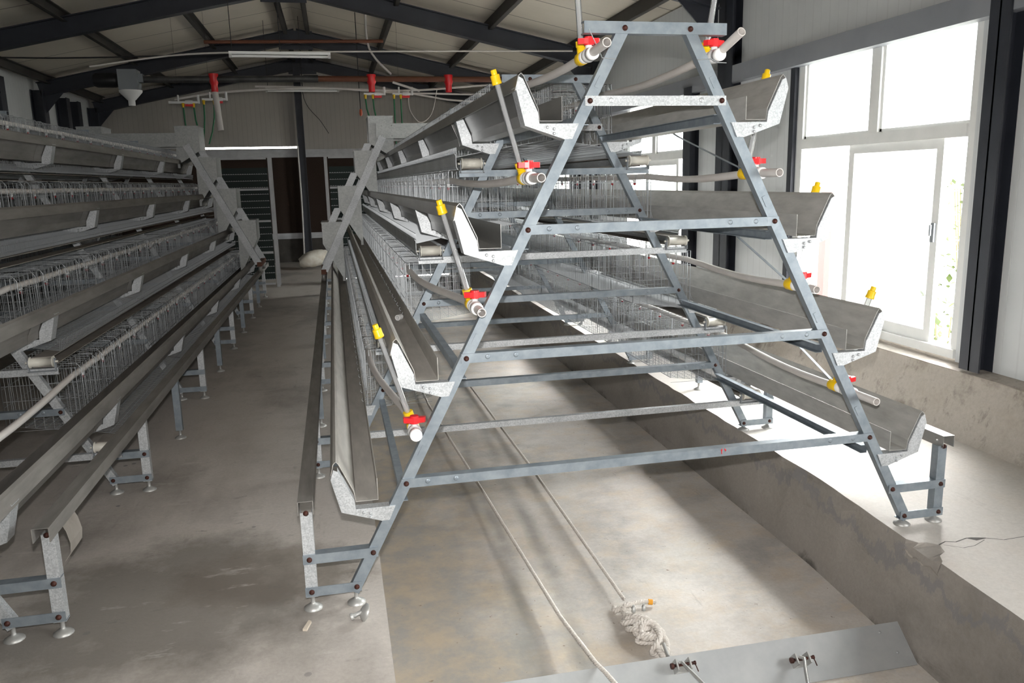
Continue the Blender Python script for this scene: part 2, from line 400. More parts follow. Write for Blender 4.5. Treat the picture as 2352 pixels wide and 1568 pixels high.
# right wall: battered concrete base with a ledge, ribbed panels between the windows
m = MB(); m.prism([(2.28, PZ - .05), (2.40, .37), (2.41, .41), (2.385, .425), (2.56, .445), (2.62, -.2)], YF, YB); structure(m.build('wall_right_base', 'basewall'))
m = MB()
ys = [YF] + [v for w_ in WINDOWS for v in w_] + [YB]
for a, b_ in zip(ys[::2], ys[1::2]): m.box((XR, a, .44), (XR + .10, b_, 3.36))
for a, b_ in WINDOWS: m.box((XR, a, WZ1), (XR + .10, b_, 3.36))
structure(m.build('wall_right', 'wallR'))
m = MB(); m.box((XL - .1, YF, 0), (XL, YB, 3.4)); structure(m.build('wall_left', 'wallR'))
m = MB(); m.prism([(XL, -.02), (XL + .16, -.02), (XL + .10, .42), (XL, .44)], YF, YB); structure(m.build('wall_left_base', 'darkbase'))  # foot coloured dark to deepen the shade seen through the left row
# back wall: upper panel, daylight slit, brown pad, concrete foot
m = MB(); gx0, gx1 = -3.75, -1.72
m.prism([(XL, 2.425), (XR, 2.425), (XR, roofz(XR)), (XC, ZR), (XL, roofz(XL))], YB, YB + .1)
m.box((XL, YB, 2.36), (gx0, YB + .1, 2.425)); m.box((gx1, YB, 2.36), (XR, YB + .1, 2.425)); m.box((gx0, YB, 2.36), (gx1, YB + .1, 2.385))
structure(m.build('wall_back', 'wallB'))
m = MB(); m.box((XL, YB, .55), (XR, YB + .1, 2.2)); structure(m.build('wall_back_pad', 'pad'))
m = MB(); m.box((XL, YB - .03, 2.2), (XR, YB + .1, 2.36)); m.box((XL, YB - .06, 2.27), (XR, YB - .03, 2.30)); structure(m.build('trim_3', 'rack'))
m = MB(); m.box((XL, YB - .03, .50), (XR, YB, .62)); m.box((XL, YB - .06, .55), (XR, YB - .03, .57)); structure(m.build('trim_4', 'rack'))
m = MB(); m.box((XL, YB, -.4), (XR, YB + .1, .55)); structure(m.build('wall_back_base', 'darkbase'))
m = MB(); m.prism([(XL, -.4), (XR, -.4), (XR, roofz(XR)), (XC, ZR), (XL, roofz(XL))], YF - .1, YF); structure(m.build('wall_front', 'wallB'))
m = MB()
for sg, x1 in ((-1, XL - .3), (1, XR + .3)):
    m.add([(XC, YF - .3, ZR), (x1, YF - .3, roofz(x1)), (x1, YB + .3, roofz(x1)), (XC, YB + .3, ZR), (XC, YF - .3, ZR + .08), (x1, YF - .3, roofz(x1) + .08), (x1, YB + .3, roofz(x1) + .08), (XC, YB + .3, ZR + .08)],
          [(0, 1, 2, 3), (7, 6, 5, 4), (0, 4, 5, 1), (2, 6, 7, 3), (1, 5, 6, 2)])
structure(m.build('ceiling', 'roof'))

def ibeam(mb, p, q, h, w, t=.012):
    """H-section from p to q, height h along its own up, flange width w along y or horizontally"""
    p, q = Vector(p), Vector(q); d = (q - p).normalized()
    side = Vector((0, 1, 0)) if abs(d.y) < .5 else Vector((1, 0, 0))
    u = d.cross(side).normalized()
    mb.obox(p, q, u, -h / 2, -h / 2 + t, side, -w / 2, w / 2); mb.obox(p, q, u, h / 2 - t, h / 2, side, -w / 2, w / 2)
    mb.obox(p, q, u, -h / 2, h / 2, side, -t / 2, t / 2)
ORD = ['first', 'second', 'third', 'fourth', 'fifth', 'sixth']
# portal frames: rafters and their columns
for i, yy in enumerate((.55, 4.3, 8.1, 11.75, 14.85)):
    z0 = -.20
    m = MB()
    for x1 in (XL + .12, XR - .12): ibeam(m, (XC, yy, ZR + z0), (x1, yy, roofz(x1) + z0), .22, .14)
    m.box((XC - .28, yy - .012, ZR - .42), (XC + .28, yy + .012, ZR - .12))
    for x1, sg in ((XL + .14, 1), (XR - .14, -1)):
        m.prism([(x1, roofz(x1) - .30), (x1 + sg * .42, roofz(x1 + .42) - .24 if sg > 0 else roofz(x1 - .42) - .30), (x1, roofz(x1) - .62)], yy - .008, yy + .008)
    r_ = tag(m.build('roof_rafter', 'navy'), ['dark navy roof rafter overhead beside the camera, nearest of all', 'dark navy roof rafter next in from the near end, out at the photo top', 'dark navy roof rafter spanning the top of the photo, nearest one visible', 'dark navy roof rafter behind the hanging tube light', 'dark navy roof rafter against the end wall'][i], 'roof beam', kind='structure')
for i, (yy, zt) in enumerate(((1.01, 3.2), (4.22, 3.2), (5.02, 2.5), (8.2, 3.2), (9.1, 2.5), (11.75, 3.2), (14.8, 3.2), (-1.3, 2.5), (-3.35, 3.2))):
    m = MB(); ibeam(m, (XR - .045, yy, .44), (XR - .045, yy, zt), .11, (.15 if i == 0 else .17) if i != 1 else .27); structure(m.build('trim_%d' % (10 + i), 'navy'))
m = MB(); m.box((XR - .035, 3.125, .44), (XR, 3.19, 2.44)); structure(m.build('trim_29', 'navy'))
for i, yy in enumerate((10.0, 11.75, 12.95, 13.6, 14.85)):
    m = MB(); ibeam(m, (XL + .1, yy, 0), (XL + .1, yy, 3.2), .18, .2); structure(m.build('trim_%d' % (30 + i), 'navy'))
m = MB()
for z in (2.49,): m.box((XR - .09, YF, 2.44), (XR, YB, 2.455)); m.box((XR - .09, YF, 2.455), (XR - .08, YB, 2.57)); m.box((XR - .09, YF, 2.57), (XR, YB, 2.585))
structure(m.build('trim_40', MAT['girt_glare'] if 'girt_glare' in MAT else 'navy'))
for i, x in enumerate((-5.55, -4.22, -2.98, -1.83, -1.47, -.28, .95, 2.12)):
    m = MB(); zt = roofz(x); m.box((x - .006, YF, zt - .14), (x + .006, YB, zt - .005)); m.box((x, YF, zt - .14), (x + .055, YB, zt - .128)); m.box((x, YF, zt - .02), (x + .055, YB, zt - .008))
    structure(m.build('trim_%d' % (50 + i), 'purlin'))
m = MB(); ibeam(m, (-1.77, 14.75, 0), (-1.77, 14.75, 4.05), .14, .12); structure(m.build('trim_60', 'navy'))

def window(idx, y0, y1):
    fr = thing('window_%d' % idx, None, None, (XR, y0, WZ0)); structure(fr); w = y1 - y0; h = WZ1 - WZ0; x0, x1 = .0, .09
    f = MB()
    def bar(ya, yb, za, zb, xa=x0, xb=x1): f.box((xa, ya, za), (xb, yb, zb))
    bar(0, w, 0, .055, -.02, x1); bar(0, w, h - .06, h); bar(0, .05, .055, h - .06); bar(w - .07, w, .055, h - .06)
    tz = 1.34; bar(.05, w - .07, tz, tz + .075, -.015, x1)
    bar(w / 2 - .05, w / 2 + .05, tz + .075, h - .06)
    for a, b_ in ((.05, w / 2 - .05), (w / 2 + .05, w - .07)):                                # beads of the upper panes
        za, zb = tz + .075, h - .06
        bar(a, a + .022, za, zb, .02, .06); bar(b_ - .022, b_, za, zb, .02, .06); bar(a, b_, za, za + .022, .02, .06); bar(a, b_, zb - .022, zb, .02, .06)
    f.build('window_frame', 'white_frame', fr)
    g = MB()
    for a, b_ in ((.07, w / 2 - .07), (w / 2 + .07, w - .09)): g.box((.037, a, tz + .09), (.041, b_, h - .075))
    g.build('upper_pane', 'glass', fr)
    sa, sb = .25, 1.20                                                                          # sliding sash, pushed to the middle
    s_ = MB(); s_.box((.01, sa, .055), (.045, sa + .06, tz)); s_.box((.01, sb - .06, .055), (.045, sb, tz)); s_.box((.01, sa + .06, .055), (.045, sb - .06, .13)); s_.box((.01, sa + .06, tz - .06), (.045, sb - .06, tz))
    so = s_.build('sliding_sash', 'white_frame', fr)
    MB().box((.026, sa + .06, .13), (.030, sb - .06, tz - .06)).build('sash_pane', 'glass', so)
    hd = MB(); hd.box((-.006, sa + .015, .70), (.01, sa + .045, .82)); hd.tube([(-.02, sa + .03, .74), (-.02, sa + .03, .81)], .008); hd.build('sash_latch', 'grey_paint', so)
for i, (a, b_) in enumerate(WINDOWS): window(i + 1, a, b_)

# ------------------------------------------------------------------ outdoors, seen through the windows
m = MB(); m.box((2.7, -8, -.35), (40, 25, -.3)); structure(m.build('floor_outdoors', 'ground'))
def bush(loc, r, h, nleaf, label):
    t_ = thing('bush', label, 'bush', loc); rr = random.Random(int(loc[1] * 100)); f = MB()
    for _ in range(nleaf):
        a, b_, c_ = rr.uniform(0, 2 * PI), rr.random() ** .5 * r, rr.random() * h
        p = Vector((math.cos(a) * b_, math.sin(a) * b_, .15 + c_)); d = Vector((rr.uniform(-1, 1), rr.uniform(-1, 1), rr.uniform(-.3, .8))).normalized(); e = d.cross(Vector((0, 0, 1))).normalized(); l = rr.uniform(.05, .10)
        f.add([p, p + d * l * .5 + e * l * .3, p + d * l, p + d * l * .5 - e * l * .3], [(0, 1, 2, 3)])
    f.build('foliage', 'leaf', t_)
    s_ = MB()
    for _ in range(6):
        a = rr.uniform(0, 2 * PI); s_.tube([(0, 0, 0), (math.cos(a) * r * .3, math.sin(a) * r * .3, h * .5), (math.cos(a) * r * .6, math.sin(a) * r * .6, h)], .006, 5)
    s_.build('stem', 'stem', t_)
bush((4.1, 2.93, -.3), .32, 1.75, 700, 'taller green leafy bush outside the window, at the open right side')
bush((3.25, 2.2, -.3), .22, .85, 260, 'low broad-leaved plant outside just below the window sill corner')
m = MB(); m.box((5.0, 6.42, -.3), (5.08, 6.56, 1.72)); m.box((4.97, 6.39, -.3), (5.11, 6.59, -.2)); tag(m.build('post', 'pinkpost'), 'red painted post standing outdoors behind the left window pane', 'post')
m = MB(); m.box((7, 7.2, -.3), (9, 13, 1.4)); m.prism([(6.9, 1.4), (9.1, 1.4), (8, 2.0)], 7.1, 13.1); tag(m.build('shed', 'outwall'), 'pale low shed outdoors seen beyond the window', 'shed')

# ------------------------------------------------------------------ stair-step cage rows
H0 = 2.138; W0 = .128; LS = .5258
def hw(z): return W0 + LS * (H0 - z)
TIER = [.40, .87, 1.355, 1.81]                 # shelf height of each feed trough, lowest first
TNAME = ['lowest', 'second', 'third', 'top']
BARZ = [1.883, 1.421, .949, .477]
FY = [0, 1.46, 3.43, 5.40, 7.37, 9.34]
YEND = 9.45
BO = Vector((-3.66, .05, 0))                   # offset of the left-hand row

def mir(p, s): return (p[0] * s, p[1], p[2])
def bracket_mb(zb, sd, y):
    """pressed plate that carries the trough, with a folded edge"""
    x = hw(zb)
    o = [(x + .005, -.008), (x + .155, -.008), (x + .160, .035), (x + .213, .150), (x + .228, .158), (x + .240, .120), (x + .208, -.012), (x + .058, -.062), (x + .030, -.062)]
    mb = MB(); mb.prism([(sd * a, zb + b_) for a, b_ in o], y - .0015, y + .0015)
    for a, b_ in ((0, 1), (1, 2), (2, 3)): # inner folded edge
        p, q = o[a], o[b_]
        mb.obox((sd * p[0], y, zb + p[1]), (sd * q[0], y, zb + q[1]), (0, 1, 0), 0, .045, (0, 0, 1), -.0015, .0015) if a != 1 else mb.obox((sd * p[0], y, zb + p[1]), (sd * q[0], y, zb + q[1]), (0, 1, 0), 0, .045, (1, 0, 0), -.0015, .0015)
    for a in ((5, 6), (6, 7)):
        p, q = o[a[0]], o[a[1]]; mb.obox((sd * p[0], y, zb + p[1]), (sd * q[0], y, zb + q[1]), (0, 1, 0), 0, .07, (0, 0, 1), -.0015, .0015)
    for a, b_ in ((x + .10, -.026), (x + .125, -.020), (x + .100, -.042)):
        mb.lathe((sd * a, y - .0015, zb + b_), [(.006, 0), (.006, .005), (.003, .007)], (0, -1, 0), 8)
    return mb

def make_frame(label, front, eggbars, zr=PZ, brackets=True, bolts=True, skin='frame'):
    t_ = thing('cage_frame', label, 'cage frame', (0, 0, 0))
    Y = Vector((0, 1, 0))
    for sd in (-1, 1):
        zf = 0 if sd < 0 else zr
        p, q = Vector((sd * hw(.055), 0, .055 + zf * .4)), Vector((sd * hw(H0 + .015), 0, H0 + .015))
        d = (q - p).normalized(); u = d.cross(Y).normalized() * sd
        mb = MB(); mb.angle(p, q, u, .042, Y, .036, (1, 1))
        for zz in (.60, 1.02, 1.50, 1.95):                                                     # slotted holes, raised rims
            c_ = Vector((sd * hw(zz), -.001, zz)); mb.obox(c_ - d * .022, c_ + d * .022, u, -.007, .007, Y, -.001, .001)
        mb.build('leg', skin, t_)
        px = sd * 1.38
        mb = MB(); mb.angle((px, .0, .055 + zf * .4), (px, .0, .40), (1, 0, 0), .044, Y, .040, (1, 1)); mb.build('rail_post', 'spangle' if sd < 0 else skin, t_)
        for k, zz in enumerate((.079 + zf * .3, .212 + zf * .3)):
            mb = MB(); a_, b_ = sd * (hw(zz) - .018), px + sd * .024
            mb.angle((a_, -.006, zz), (b_, -.006, zz), (0, 0, 1), .038, Y, .042, (k == 0, k == 1)); mb.build('foot_bar', 'frame', t_)
        for fx in (sd * (hw(.07)), px):
            mb = MB(); mb.lathe((fx, .02, zf), [(.036, 0), (.036, .004), (.022, .014), (.010, .020), (.008, .024), (.008, .058), (.020, .058), (.020, .066)], n=16); mb.build('leveling_foot', 'rod', t_)
    mb = MB(); mb.angle((-.283, -.006, H0 + .002), (.275, -.006, H0 + .002), (0, 0, 1), .042, Y, .040); mb.build('top_beam', 'frame', t_)
    for k, z in enumerate(BARZ):
        mb = MB(); w = hw(z) + .018
        mb.angle((-w, -.006, z), (w, -.006, z), (0, 0, 1), .036, Y, .040, (0, 1))
        for s_ in (-1, 1):
            for e in (.10, .21):
                if e < w - .1: mb.lathe((s_ * (w - e), -.006, z + .002), [(.010, 0), (.0085, .0018), (.005, .0026)], (0, -1, 0), 10)
        mb.build('crossbar', 'spangle' if k == 0 else 'frame', t_)
    if bolts:
        pts = [(s_ * hw(z), z) for z in [H0] + BARZ for s_ in (-1, 1)]
        for s_ in (-1, 1):
            zz = zr * .3 if s_ > 0 else 0
            pts += [(s_ * hw(.079 + zz), .079 + zz), (s_ * hw(.212 + zz), .212 + zz), (s_ * 1.38, .079 + zz), (s_ * 1.38, .212 + zz), (s_ * 1.38, .40)]
        for x, z in pts:
            mb = MB(); mb.lathe((x, -.005, z), [(.0105, 0), (.0105, .004), (.0065, .005), (.0065, .010), (.004, .011)], (0, -1, 0), 10); mb.build('bolt', 'bolt', t_)
    if eggbars:
        for k, zb in enumerate(TIER):
            z = zb - .165; w = hw(z) + .15; mb = MB()
            mb.angle((-w, -.05, z), (w, -.05, z), (0, 0, 1), .034, Y, .03, (1, 1))
            mb.build('roller_bar', 'spangle' if k != 3 else 'frame', t_)
    if brackets:
        for zb in TIER:
            for sd in (-1, 1): bracket_mb(zb, sd, -.004).build('trough_bracket', 'spangle', t_)
    return t_

fA = make_frame('galvanized A-shaped end frame in the foreground, nearest of the right-hand row', True, False)
f2 = make_frame('galvanized A-shaped frame with egg roller bars, second of right-hand row', False, True); f2.location = (0, FY[1], 0)
f3 = make_frame('galvanized A-shaped frame inside the right-hand row, third from its near end', False, False, bolts=False); f3.location = (0, FY[2], 0)
for i in (3, 4, 5):
    dup(f3, (0, FY[i], 0), 'galvanized A-shaped frame inside the right-hand row, %s from its near end' % ORD[i])
mb = MB()
for a_, b_ in (((.306, .492), (.304, .476)), ((.304, .476), (.306, .470)), ((.3, .485), (.306, .488))): mb.tube([(a_[0], -.0075, a_[1]), (b_[0], -.0075, b_[1])], .0016, 5)
mb.build('paint_mark', 'red', fA)
mb = MB(); mb.tube([(.318, -.0075, .490), (.325, -.0075, .484), (.322, -.0075, .480), (.318, -.0075, .486), (.318, -.0075, .492)], .0016, 5); mb.build('paint_mark', 'red', fA)
for sd, z in ((-1, 2.03), (1, 2.03)):
    x = hw(z); mb = MB(); mb.tube([(sd * (x - .024), -.003, z), (sd * (x + .03), -.004, z + .004), (sd * (x + .055), -.01, z - .01 if sd > 0 else z + .05), (sd * (x + .085), -.02, z - .012 if sd > 0 else z + .10)], .0018, 5); mb.build('wire_tie', 'wire', fA)
def lower_right(fr):          # the left-hand row stands on one level floor
    return fr
g0 = make_frame('galvanized A-shaped end frame of the left-hand row, at the photo left edge', True, False, zr=0, skin='spangle'); g0.location = BO
g1 = make_frame('galvanized A-shaped frame with egg roller bars, second of left-hand row', False, True, zr=0, skin='spangle'); g1.location = BO + Vector((0, FY[1], 0))
g2 = make_frame('galvanized A-shaped frame inside the left-hand row, third from its near end', False, False, zr=0, bolts=False, skin='spangle'); g2.location = BO + Vector((0, FY[2], 0))
for i in (3, 4, 5): dup(g2, BO + Vector((0, FY[i], 0)), 'galvanized A-shaped frame inside the left-hand row, %s from its near end' % ORD[i])

# loose rail posts half way between the frames
def make_post(label, z):
    t_ = thing('rail_support_post', label, 'post')
    mb = MB(); mb.angle((0, 0, .055), (0, 0, .40 - z), (1, 0, 0), .042, (0, 1, 0), .038); mb.build('post', 'frame', t_)
    mb = MB(); mb.lathe((0, .02, 0), [(.036, 0), (.036, .004), (.022, .014), (.010, .020), (.008, .024), (.008, .058), (.020, .058), (.020, .066)], n=14); mb.build('leveling_foot', 'rod', t_)
    return t_
p0 = make_post('', 0); p1 = make_post('', PZ)
first = {0: True, 1: True}
for row, x, zz, src, nm in (('B', BO.x + 1.38, 0, p0, 'left-hand row aisle rail'), ('A', -1.38, 0, p0, 'right-hand row aisle rail'), ('W', 1.38, PZ, p1, 'right-hand row window-side rail')):
    for k in range(1, 5):
        yy = (FY[k] + FY[k + 1]) / 2
        lab = '%s single steel post from the near end under the %s' % (ORD[k - 1], nm); key = 0 if src is p0 else 1
        if first[key]: src.location = (x, yy, zz); src['label'] = lab; src['group'] = 'single posts under the cart rails'; first[key] = False
        else: dup(src, (x, yy, zz), lab, 'single posts under the cart rails')
# cart rails: inverted channels on the posts
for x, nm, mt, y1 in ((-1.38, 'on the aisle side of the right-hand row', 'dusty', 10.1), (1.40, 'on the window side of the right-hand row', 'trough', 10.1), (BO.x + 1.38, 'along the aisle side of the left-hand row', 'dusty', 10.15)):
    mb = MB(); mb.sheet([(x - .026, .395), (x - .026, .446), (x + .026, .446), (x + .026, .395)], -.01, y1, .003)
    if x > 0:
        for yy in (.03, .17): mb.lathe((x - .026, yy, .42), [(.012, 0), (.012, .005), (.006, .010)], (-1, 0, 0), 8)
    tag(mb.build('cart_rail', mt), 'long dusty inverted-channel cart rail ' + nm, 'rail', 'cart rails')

# feed troughs
def trough_mb(zb, y0, y1):
    x = hw(zb); mb = MB()
    mb.sheet([(x + .066, zb + .090), (x + .066, zb + .002), (x + .152, zb + .002), (x + .158, zb + .045), (x + .210, zb + .160), (x + .218, zb + .169), (x + .227, zb + .160), (x + .240, zb + .108)], y0, y1, .0025)
    y = y0 + 1.9
    while y < y1:                                                                               # lapped joints between lengths
        mb.sheet([(x + .1525, zb - .0005), (x + .1605, zb + .044), (x + .2125, zb + .1600), (x + .218, zb + .1715), (x + .229, zb + .160), (x + .242, zb + .110)], y, y + .03, -.0015); y += 1.97
    return mb
SIDE = {('A', -1): 'aisle side of the right-hand row', ('A', 1): 'window side of the right-hand row', ('B', 1): 'aisle side of the left-hand row', ('B', -1): 'far side of the left-hand row'}
USE = [('A', -1, k) for k in range(4)] + [('A', 1, k) for k in range(4)] + [('B', 1, k) for k in range(4)] + [('B', -1, k) for k in range(4)]
def place(o, row, sd): 
    o.location = BO if row == 'B' else (0, 0, 0); o.scale = (sd, 1, 1)
def mirrored(mb):
    q = MB(); q.v = [(-a, b_, c_) for a, b_, c_ in mb.v]; q.f = [tuple(reversed(f_)) for f_ in mb.f]; q.sm = set(mb.sm); return q
def emit(mb, sd, name, mat, parent=None): return (mb if sd > 0 else mirrored(mb)).build(name, mat, parent)
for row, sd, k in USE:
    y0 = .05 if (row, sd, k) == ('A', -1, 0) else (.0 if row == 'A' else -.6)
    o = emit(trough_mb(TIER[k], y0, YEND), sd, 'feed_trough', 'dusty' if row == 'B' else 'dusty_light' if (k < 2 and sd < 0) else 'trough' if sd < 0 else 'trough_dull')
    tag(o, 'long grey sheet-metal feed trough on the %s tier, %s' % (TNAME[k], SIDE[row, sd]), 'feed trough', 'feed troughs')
    if row == 'B': o.location = BO
# channels tying the first two frames together along each tier of the right-hand row
for sd in (-1, 1):
    for k, zb in enumerate(TIER):
        x = hw(zb + .01) - .012; mb = MB()
        mb.angle((x, .04, zb + .008), (x, 1.455, zb + .008), (0, 0, 1), .036, (-1, 0, 0), .03)
        for dz in (-.008, .008): mb.lathe((x, .05, zb + .008 + dz), [(.007, 0), (.007, .004)], (1, 0, 0), 8)
        tag(emit(mb, sd, 'tie_channel', 'frame'), 'steel tie channel between the first two frames, %s tier, %s' % (TNAME[k], SIDE['A', sd]), 'steel channel', 'tie channels of the open bay')

# egg belts with their end rollers
for row, sd, k in USE:
    zb = TIER[k]; x0, x1 = hw(zb) + .115, hw(zb) + .225; z = zb - .112; yr = FY[1] - .06
    t_ = thing('egg_belt', 'egg belt and end roller under the %s tier trough, %s' % (TNAME[k], SIDE[row, sd]), 'egg belt', BO if row == 'B' else (0, 0, 0), 'egg belts')
    mb = MB(); mb.box((x0 + .012, yr, z + .022), (x1 - .006, YEND, z + .026)); mb.box((x0 + .012, yr, z - .026), (x1 - .006, YEND, z - .022)); emit(mb, sd, 'belt', 'belt', t_)
    mb = MB(); mb.lathe((x0, yr, z), [(.029, 0), (.029, .006), (.022, .007), (.022, .104), (.029, .105), (.029, .111)], (1, 0, 0), 18); mb.lathe((x0 - .02, yr, z), [(.006, 0), (.006, .15)], (1, 0, 0), 8)
    rl = emit(mb, sd, 'roller', 'roller', t_); rl['label'] = 'cream end roller'
    mb = MB()
    for x in (x0 - .010, x1 + .004): mb.box((x, yr - .012, z - .05), (x + .004, yr + .014, z + .016)); 
    mb.box((x0 - .012, yr - .012, z - .05), (x1 + .010, yr + .03, z - .046)); emit(mb, sd, 'roller_bracket', 'grey_paint', t_)
    if row == 'B': continue
    mb = MB(); mb.sheet([(x1 + .004, z - .03), (x1 + .012, z - .012), (x1 + .012, z + .045), (x1 + .018, z + .055)], FY[1] + .06, YEND, .003); emit(mb, sd, 'belt_guard', 'spangle', t_)

# wire cages, one 1.97 m unit between two frames
CL = 1.93
def cage(k):
    zb = TIER[k]; xf = hw(zb) + .045; xr = max(.008, xf - .36); zt = zb + .305; R = .0014
    yend = CL; G = {}
    m = MB(); n = 30                                                                            # front: uprights, rails and door loops
    for i in range(n + 1):
        y = yend * i / n
        if i % 6 == 0: continue
        m.wire((xf, y, zb + .055), (xf, y, zt), R)
    for z in (zb + .055, zb + .13, zt - .085, zt): m.wire((xf, 0, z), (xf, yend, z), R)
    for i in range(5):
        a = yend * (i + .16) / 5; b_ = yend * (i + .84) / 5
        m.tube([(xf + .008, a, zb + .025), (xf + .010, a, zt - .02), (xf - .01, a, zt + .008), (xf - .07, a, zt + .010)], .0024, 4, False); m.tube([(xf + .008, b_, zb + .025), (xf + .010, b_, zt - .02), (xf - .01, b_, zt + .008), (xf - .07, b_, zt + .010)], .0024, 4, False)
        for q in (.3, .5, .7):
            c_ = yend * (i + q) / 5; m.wire((xf + .008, c_, zb + .04), (xf + .008, c_, zt - .05), .0017)
        for z in (zb + .025, zb + .10, zt - .07): m.wire((xf + .008, a, z), (xf + .008, b_, z), .0017)
    for i in range(11):                                                                         # hooks along the lower edge
        y = yend * i / 10; m.tube([(xf, y, zb + .055), (xf + .012, y, zb + .020), (xf + .026, y, zb + .012), (xf + .034, y, zb + .022), (xf + .028, y, zb + .034)], .0019, 4, False)
    G['front_grille'] = m
    m = MB()
    for i in range(36): y = yend * i / 35; m.wire((xr, y, zt), (xf, y, zt), R)
    for j in range(5): x = xr + (xf - xr) * j / 4; m.wire((x, 0, zt), (x, yend, zt), R)
    G['top_grid'] = m
    m = MB(); xo = hw(zb) + .232; zf, zrr, zo = zb - .040, zb + .012, zb - .075
    for i in range(78):
        y = yend * i / 77; m.tube([(xr, y, zrr), (xf, y, zf), (xo, y, zo), (xo + .006, y, zo + .052)], .0015, 4, False, False)
    for j in range(9): x = xr + (xf - xr) * j / 8; z = zrr + (zf - zrr) * j / 8; m.wire((x, 0, z - .002), (x, yend, z - .002), R)
    for j in range(1, 4): x = xf + (xo - xf) * j / 3; z = zf + (zo - zf) * j / 3; m.wire((x, 0, z - .002), (x, yend, z - .002), R)
    
    for z in (.02, .052): m.wire((xo + .006, 0, zo + z), (xo + .006, yend, zo + z), R)
    G['floor_grid'] = m
    m = MB()
    for i in range(41): y = yend * i / 40; m.wire((xr, y, zrr), (xr, y, zt), R)
    for j in range(4): z = zrr + (zt - zrr) * j / 3; m.wire((xr, 0, z), (xr, yend, z), R)
    G['rear_grid'] = m
    m = MB()
    for j in range(9): x = xr + (xf - xr) * j / 8; m.wire((x, 0, zrr + (zf - zrr) * j / 8), (x, 0, zt), R)
    for j in range(5): z = zf + .02 + (zt - zf - .02) * j / 4; m.wire((xr, 0, z), (xf, 0, z), R)
    for x in (xf, xf - .02): m.wire((x, 0, zf), (x, 0, zt), .0022)
    G['partition'] = m
    return G
CAGES = {}
PLACE = ['nearest', 'second', 'third', 'farthest']
for sd in (-1, 1):
    for k in range(4):
        src = None; G = cage(k)
        for row in 'AB':
            if (row, sd, k) not in USE: continue
            for i in range(4):
                loc = Vector((0, FY[1] + .03 + 1.97 * i, 0)) + (BO if row == 'B' else Vector())
                lab = '%s wire hen cage along the %s tier, %s' % (PLACE[i], TNAME[k], SIDE[row, sd])
                if src is None:
                    src = thing('wire_cage', lab, 'cage', loc, 'wire hen cages')
                    for nm, mb in G.items():
                        if nm != 'partition': emit(mb, sd, nm, 'wire', src)
                    pt = emit(G['partition'], sd, 'partition', 'wire', src)
                    for j in range(1, 6): q = pt.copy(); COL.objects.link(q); q.parent = src; q.location = (0, CL * j / 5, 0)
                else: dup(src, loc, lab)

